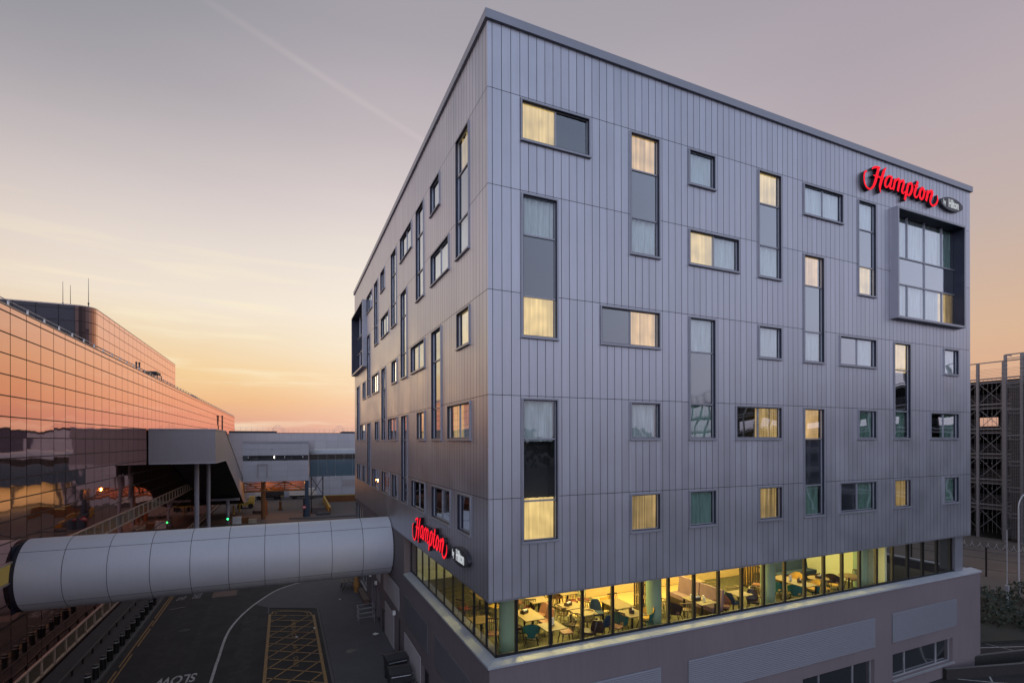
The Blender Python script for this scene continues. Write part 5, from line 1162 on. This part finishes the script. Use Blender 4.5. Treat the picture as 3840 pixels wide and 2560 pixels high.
for i, (xa, ya, xb, yb, lab) in enumerate(((8.05, 1.9, 8.05, 3.4, 'slatted timber screen left of the second green column'), (14.7, 2.2, 15.1, 4.0, 'slatted timber screen left of the third green column'))):
    sc_ = empty('slat_screen', (xa, ya, FZ), lab, 'screen', 'slatted screens in the restaurant'); q = MB(); n = 11
    for k in range(n):
        t = k / (n - 1); x, y = xa + (xb - xa) * t, ya + (yb - ya) * t; q.box(x - .02, x + .02, y - .035, y + .035, FZ + .1, FZ + 2.5)
    q.build('slat', M['darkwood'], sc_)
    q = MB(); q.bar((xa, ya, FZ + .06), (xb, yb, FZ + .06), .08, .08); q.bar((xa, ya, FZ + 2.54), (xb, yb, FZ + 2.54), .08, .08); q.bar((xa, ya, FZ + 1.2), (xb, yb, FZ + 1.2), .06, .06); q.build('rail', M['darkwood'], sc_)
for x, y, w_, h_, m, lab in ((17.4, 5.4, .9, .8, 'brownseat', 'framed brown picture hanging over the navy banquette'), (18.9, 5.4, .6, .9, 'redseat', 'narrow framed picture right of the brown one over the navy banquette')):
    pf = empty('picture_frame', (x, 5.58, FZ + 1.7), lab, 'picture', 'pictures on the restaurant wall'); MB().box(x - w_ / 2, x + w_ / 2, 5.53, 5.58, FZ + 1.7, FZ + 1.7 + h_).build('frame', M['darkwood'], pf); MB().box(x - w_ / 2 + .05, x + w_ / 2 - .05, 5.52, 5.528, FZ + 1.75, FZ + 1.65 + h_).build('print', M[m], pf)
ws = empty('wicker_screen', (15.6, 3.8, FZ), 'curved gold wicker screen behind the long table', 'screen')
q = MB(); n = 14
for k in range(n + 1):
    t = R(20 + 140 * k / n); x, y = 15.9 - .9 * math.cos(t), 3.4 + .9 * math.sin(t); q.bar((x, y, FZ), (x, y + .1, FZ + 1.9), .03, .03)
for z in (.05, .5, 1.0, 1.45, 1.9):
    P = [(15.9 - .9 * math.cos(R(20 + 140 * k / n)), 3.4 + .9 * math.sin(R(20 + 140 * k / n)) + .05 * z, FZ + z) for k in range(n + 1)]
    q.tube(P, .03, 6)
q.build('frame', M['mustard'], ws)
rb = empty('refuse_bin', (5.6, 6.6, FZ), 'pale round bin on the oak floor by the green wall', 'bin')
MB().cyl((5.6, 6.3, FZ), (5.6, 6.3, FZ + .75), .24, .26, 20).build('body', M['wood'], rb, smooth=True)

# ------------------------------------------------------------------ lamps that are lit in the photograph
def area(name, loc, sx, sy, power, c, rot=(0, 0, 0)):
    l = bpy.data.lights.new(name, 'AREA'); l.shape = 'RECTANGLE'; l.size = sx; l.size_y = sy; l.energy = power; l.color = c
    o = bpy.data.objects.new(name, l); COL.objects.link(o); o.location = loc; o.rotation_euler = rot; return o
WARM = (1, .79, .27)
for i, (x, y, s_) in enumerate(((3.0, 3.2, 1), (5.6, 3.2, 1), (5.4, 6.3, .6), (8.6, 3.4, 1), (11.6, 3.4, 1), (14.8, 3.2, 1), (17.8, 3.0, 1))):
    area('restaurant_ceiling_lamp', (x, y, 7.30), 1.6, 1.6, LP * s_, WARM)
def point(name, loc, power, c, r=.2):
    l = bpy.data.lights.new(name, 'POINT'); l.energy = power; l.color = c; l.shadow_soft_size = r
    o = bpy.data.objects.new(name, l); COL.objects.link(o); o.location = loc
point('underbridge_lamp', (-8.2, 74.2, 4.9), 170, (1, .38, .08)); point('underbridge_lamp', (-4.0, 74.2, 4.9), 130, (1, .38, .08))
point('forecourt_lamp', (-8, 92, 6), 260, (1, .55, .25), .4)
point('yard_lamp', (56, 8, 7), 420, (1, .55, .28), .3)
area('undercroft_lamp', (34, 106.5, 4.0), 44, .6, 2600, (1, .78, .36))

# ------------------------------------------------------------------ far trees behind the viewer, mirrored by the low windows
def tree_line():
    q = MB()
    for k in range(2600):
        x = random.uniform(-30, 190); hmax = 9.5 + 3.2 * math.sin(x * .11) + 2 * math.sin(x * .37 + 1)
        c = Vector((x, -150 + random.uniform(-4, 4), GZ + hmax * random.random() ** .55)); u = Vector((random.gauss(0, 1), random.gauss(0, 1), random.gauss(0, 1))).normalized(); v = u.orthogonal().normalized(); s_ = random.uniform(.7, 1.6)
        q.add([c - u * s_, c + v * s_ * .7, c + u * s_, c - v * s_ * .7], [(0, 1, 2, 3)])
    o = q.build('tree_line', M['leaf']); tag(o, 'distant dark wood mirrored in the low hotel windows', 'wood', kind='stuff')
tree_line()

# ------------------------------------------------------------------ sky
W = bpy.data.worlds.new('World'); SC.world = W; W.use_nodes = True
nt = W.node_tree; nt.nodes.clear(); L = nt.links
def nd(t, **kw):
    n = nt.nodes.new(t)
    for k, v in kw.items(): setattr(n, k, v)
    return n
def mth(op, a, b=None, clamp=False):
    n = nd('ShaderNodeMath', operation=op, use_clamp=clamp)
    for i, v in enumerate((a, b)):
        if v is None: continue
        if isinstance(v, (int, float)): n.inputs[i].default_value = v
        else: L.new(v, n.inputs[i])
    return n.outputs[0]
def dot(a, v):
    n = nd('ShaderNodeVectorMath', operation='DOT_PRODUCT'); L.new(a, n.inputs[0]); n.inputs[1].default_value = v; return n.outputs['Value']
def sstep(x, a, b):
    n = nd('ShaderNodeMapRange', interpolation_type='SMOOTHSTEP'); L.new(x, n.inputs[0]); n.inputs[1].default_value = a; n.inputs[2].default_value = b; return n.outputs[0]
out = nd('ShaderNodeOutputWorld'); tc = nd('ShaderNodeTexCoord')
nv = nd('ShaderNodeVectorMath', operation='NORMALIZE'); L.new(tc.outputs['Generated'], nv.inputs[0]); D = nv.outputs[0]
sep = nd('ShaderNodeSeparateXYZ'); L.new(D, sep.inputs[0])
el = mth('DIVIDE', mth('ARCSINE', sep.outputs[2]), PI / 2)
flat = nd('ShaderNodeVectorMath', operation='MULTIPLY'); L.new(D, flat.inputs[0]); flat.inputs[1].default_value = (1, 1, 0)
fn = nd('ShaderNodeVectorMath', operation='NORMALIZE'); L.new(flat.outputs[0], fn.inputs[0])
SAZ = R(82); sunv = (math.cos(SAZ), math.sin(SAZ), 0)
ca = dot(fn.outputs[0], sunv)
# slight unevenness of the veil of high cloud
cm = nd('ShaderNodeMapping'); cm.inputs['Rotation'].default_value = (0, R(14), R(20)); cm.inputs['Scale'].default_value = (1.2, 1.2, 6.5); L.new(D, cm.inputs[0])
cn = nd('ShaderNodeTexNoise'); L.new(cm.outputs[0], cn.inputs['Vector']); cn.inputs['Scale'].default_value = 1.6; cn.inputs['Detail'].default_value = 6; cn.inputs['Roughness'].default_value = .58; cn.inputs['Distortion'].default_value = .5
wob = mth('MULTIPLY', mth('SUBTRACT', cn.outputs[0], .5), .035)
el2 = mth('ADD', el, wob)
def ramp(stops):
    n = nd('ShaderNodeValToRGB'); cr = n.color_ramp; cr.interpolation = 'B_SPLINE' if False else 'EASE'
    cr.interpolation = 'LINEAR'
    while len(cr.elements) < len(stops): cr.elements.new(.5)
    for e, (p_, h) in zip(cr.elements, stops): e.position = max(0, p_ / 90); e.color = lin(h) + (1,)
    L.new(el2, n.inputs[0]); return n.outputs[0]
r_sun = ramp([(0, '#d29b8e'), (2.0, '#dfa68c'), (4.2, '#edb987'), (7, '#f3cf9b'), (10, '#f2dcba'), (13, '#f2e4d2'), (18, '#e8dcd3'), (24, '#d8cccb'), (30, '#c2b8bc'), (38, '#a9a3ab'), (60, '#8b8d99'), (90, '#7e828f')])
r_side = ramp([(0, '#cf9e8b'), (5, '#dcae8e'), (9, '#dab698'), (17, '#c6b2a9'), (26, '#b8abb0'), (32, '#ada3ab'), (42, '#a49ca7'), (60, '#8f8f9b'), (90, '#7e828f')])
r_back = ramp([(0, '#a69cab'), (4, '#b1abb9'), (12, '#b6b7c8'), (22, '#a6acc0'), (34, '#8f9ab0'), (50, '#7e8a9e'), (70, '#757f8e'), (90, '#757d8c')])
def mixc(f, a, b):
    n = nd('ShaderNodeMix', data_type='RGBA'); L.new(f, n.inputs[0]); L.new(a, n.inputs[6]); L.new(b, n.inputs[7]); return n.outputs[2]
c1 = mixc(sstep(ca, .62, .985), r_side, r_sun)
bk = nd('ShaderNodeVectorMath', operation='SCALE'); L.new(r_back, bk.inputs[0]); bk.inputs['Scale'].default_value = BACK_BOOST  # unseen sky behind the viewer, brightened to light the right-hand cladding
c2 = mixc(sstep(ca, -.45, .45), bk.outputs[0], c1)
# the cooler, darker upper left of the view (north of the sun)
lf = mth('MULTIPLY', sstep(dot(fn.outputs[0], (math.cos(R(172)), math.sin(R(172)), 0)), -.12, .62), sstep(el, .16, .44))
cool = nd('ShaderNodeRGB'); cool.outputs[0].default_value = lin('#7b838b') + (1,)
wb_ = mth('ADD', 1.0, mth('MULTIPLY', sstep(dot(fn.outputs[0], (math.cos(R(200)), math.sin(R(200)), 0)), .06, .55), WEST_BOOST - 1))  # boost added to the unseen western sky to light the left-hand face
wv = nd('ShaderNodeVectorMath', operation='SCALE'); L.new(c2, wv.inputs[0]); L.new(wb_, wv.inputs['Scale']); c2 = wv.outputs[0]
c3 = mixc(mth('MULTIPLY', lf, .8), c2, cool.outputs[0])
# vapour trail: a thin bright band along one great circle, fading towards its upper end
d1 = Vector((-.097, .797, .596)).normalized(); d2 = Vector((.208, .839, .503)).normalized(); nn_ = d1.cross(d2).normalized(); mid = (d1 + d2).normalized(); tang = (d2 - d1).normalized()
off = mth('ABSOLUTE', mth('ADD', dot(D, tuple(nn_)), mth('MULTIPLY', mth('SUBTRACT', cn.outputs[0], .5), .006)))
band = mth('SUBTRACT', 1.0, sstep(off, .0005, .0075)); along = mth('MULTIPLY', sstep(dot(D, tuple(tang)), -.26, .02), sstep(dot(D, tuple(mid)), .6, .9))
trail = mth('MULTIPLY', mth('MULTIPLY', band, along), .095)
tcx = nd('ShaderNodeRGB'); tcx.outputs[0].default_value = lin('#f2e2dc') + (1,)
c4 = mixc(trail, c3, tcx.outputs[0])
# low streaks of cirrus lit by the sunken sun
sm = nd('ShaderNodeMapping'); sm.inputs['Rotation'].default_value = (0, R(9), 0); sm.inputs['Scale'].default_value = (2.2, 2.2, 26); L.new(D, sm.inputs[0])
sn = nd('ShaderNodeTexNoise'); L.new(sm.outputs[0], sn.inputs['Vector']); sn.inputs['Scale'].default_value = 1.7; sn.inputs['Detail'].default_value = 5
stk = mth('MULTIPLY', mth('MULTIPLY', sstep(sn.outputs[0], .50, .70), mth('SUBTRACT', 1.0, sstep(el, .12, .26))), mth('MULTIPLY', sstep(ca, .7, .98), .5))
gd = dot(D, (math.cos(R(79)) * math.cos(R(11)), math.sin(R(79)) * math.cos(R(11)), math.sin(R(11))))
glow = mth('MULTIPLY', mth('POWER', mth('MAXIMUM', gd, 0.0), 55), .42)
gcx = nd('ShaderNodeRGB'); gcx.outputs[0].default_value = lin('#fff6e8') + (1,)
c4 = mixc(glow, c4, gcx.outputs[0])
scx = nd('ShaderNodeRGB'); scx.outputs[0].default_value = lin('#fdf0cf') + (1,)
c5 = mixc(stk, c4, scx.outputs[0])
ns = nd('ShaderNodeTexSky'); ns.sky_type = 'NISHITA'; ns.sun_disc = False; ns.sun_elevation = R(2); ns.sun_rotation = R(90) - SAZ
nsc = nd('ShaderNodeVectorMath', operation='SCALE'); L.new(ns.outputs[0], nsc.inputs[0]); nsc.inputs['Scale'].default_value = .002
ad = nd('ShaderNodeVectorMath', operation='ADD'); L.new(c5, ad.inputs[0]); L.new(nsc.outputs[0], ad.inputs[1])
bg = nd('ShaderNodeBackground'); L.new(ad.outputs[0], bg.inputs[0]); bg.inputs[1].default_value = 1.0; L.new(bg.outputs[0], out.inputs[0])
# the sun: just above the horizon behind the hotel's far corner, veiled
sl = bpy.data.lights.new('Sun', 'SUN'); sl.energy = .12; sl.angle = R(14); sl.color = (1, .72, .45)
so = bpy.data.objects.new('Sun', sl); COL.objects.link(so)
dv = Vector((math.cos(R(95)) * math.cos(R(5)), math.sin(R(95)) * math.cos(R(5)), math.sin(R(5)))); so.rotation_euler = dv.to_track_quat('Z', 'Y').to_euler()

# ------------------------------------------------------------------ camera
cam = bpy.data.cameras.new('Camera'); co = bpy.data.objects.new('Camera', cam); COL.objects.link(co); SC.camera = co
cam.sensor_fit = 'HORIZONTAL'; cam.sensor_width = 36; cam.lens = 36 * 1172 / 2352; cam.shift_x = 0; cam.shift_y = (1012 - 784) / 2352
cam.clip_end = 4000; cam.clip_start = .1
th = math.atan2(.4077, .9131)
co.matrix_world = Matrix.Translation(CAM) @ Matrix.Rotation(-th, 4, 'Z') @ Matrix.Rotation(PI / 2, 4, 'X') @ Matrix.Rotation(R(-.14), 4, 'Z')
SC.view_settings.view_transform = 'Standard'; SC.view_settings.look = 'None'; SC.view_settings.exposure = 0; SC.view_settings.gamma = 1
SC.cycles.max_bounces = 8; SC.cycles.transparent_max_bounces = 12; SC.cycles.glossy_bounces = 4; SC.cycles.diffuse_bounces = 3
SC.cycles.sample_clamp_indirect = 4; SC.cycles.use_denoising = True
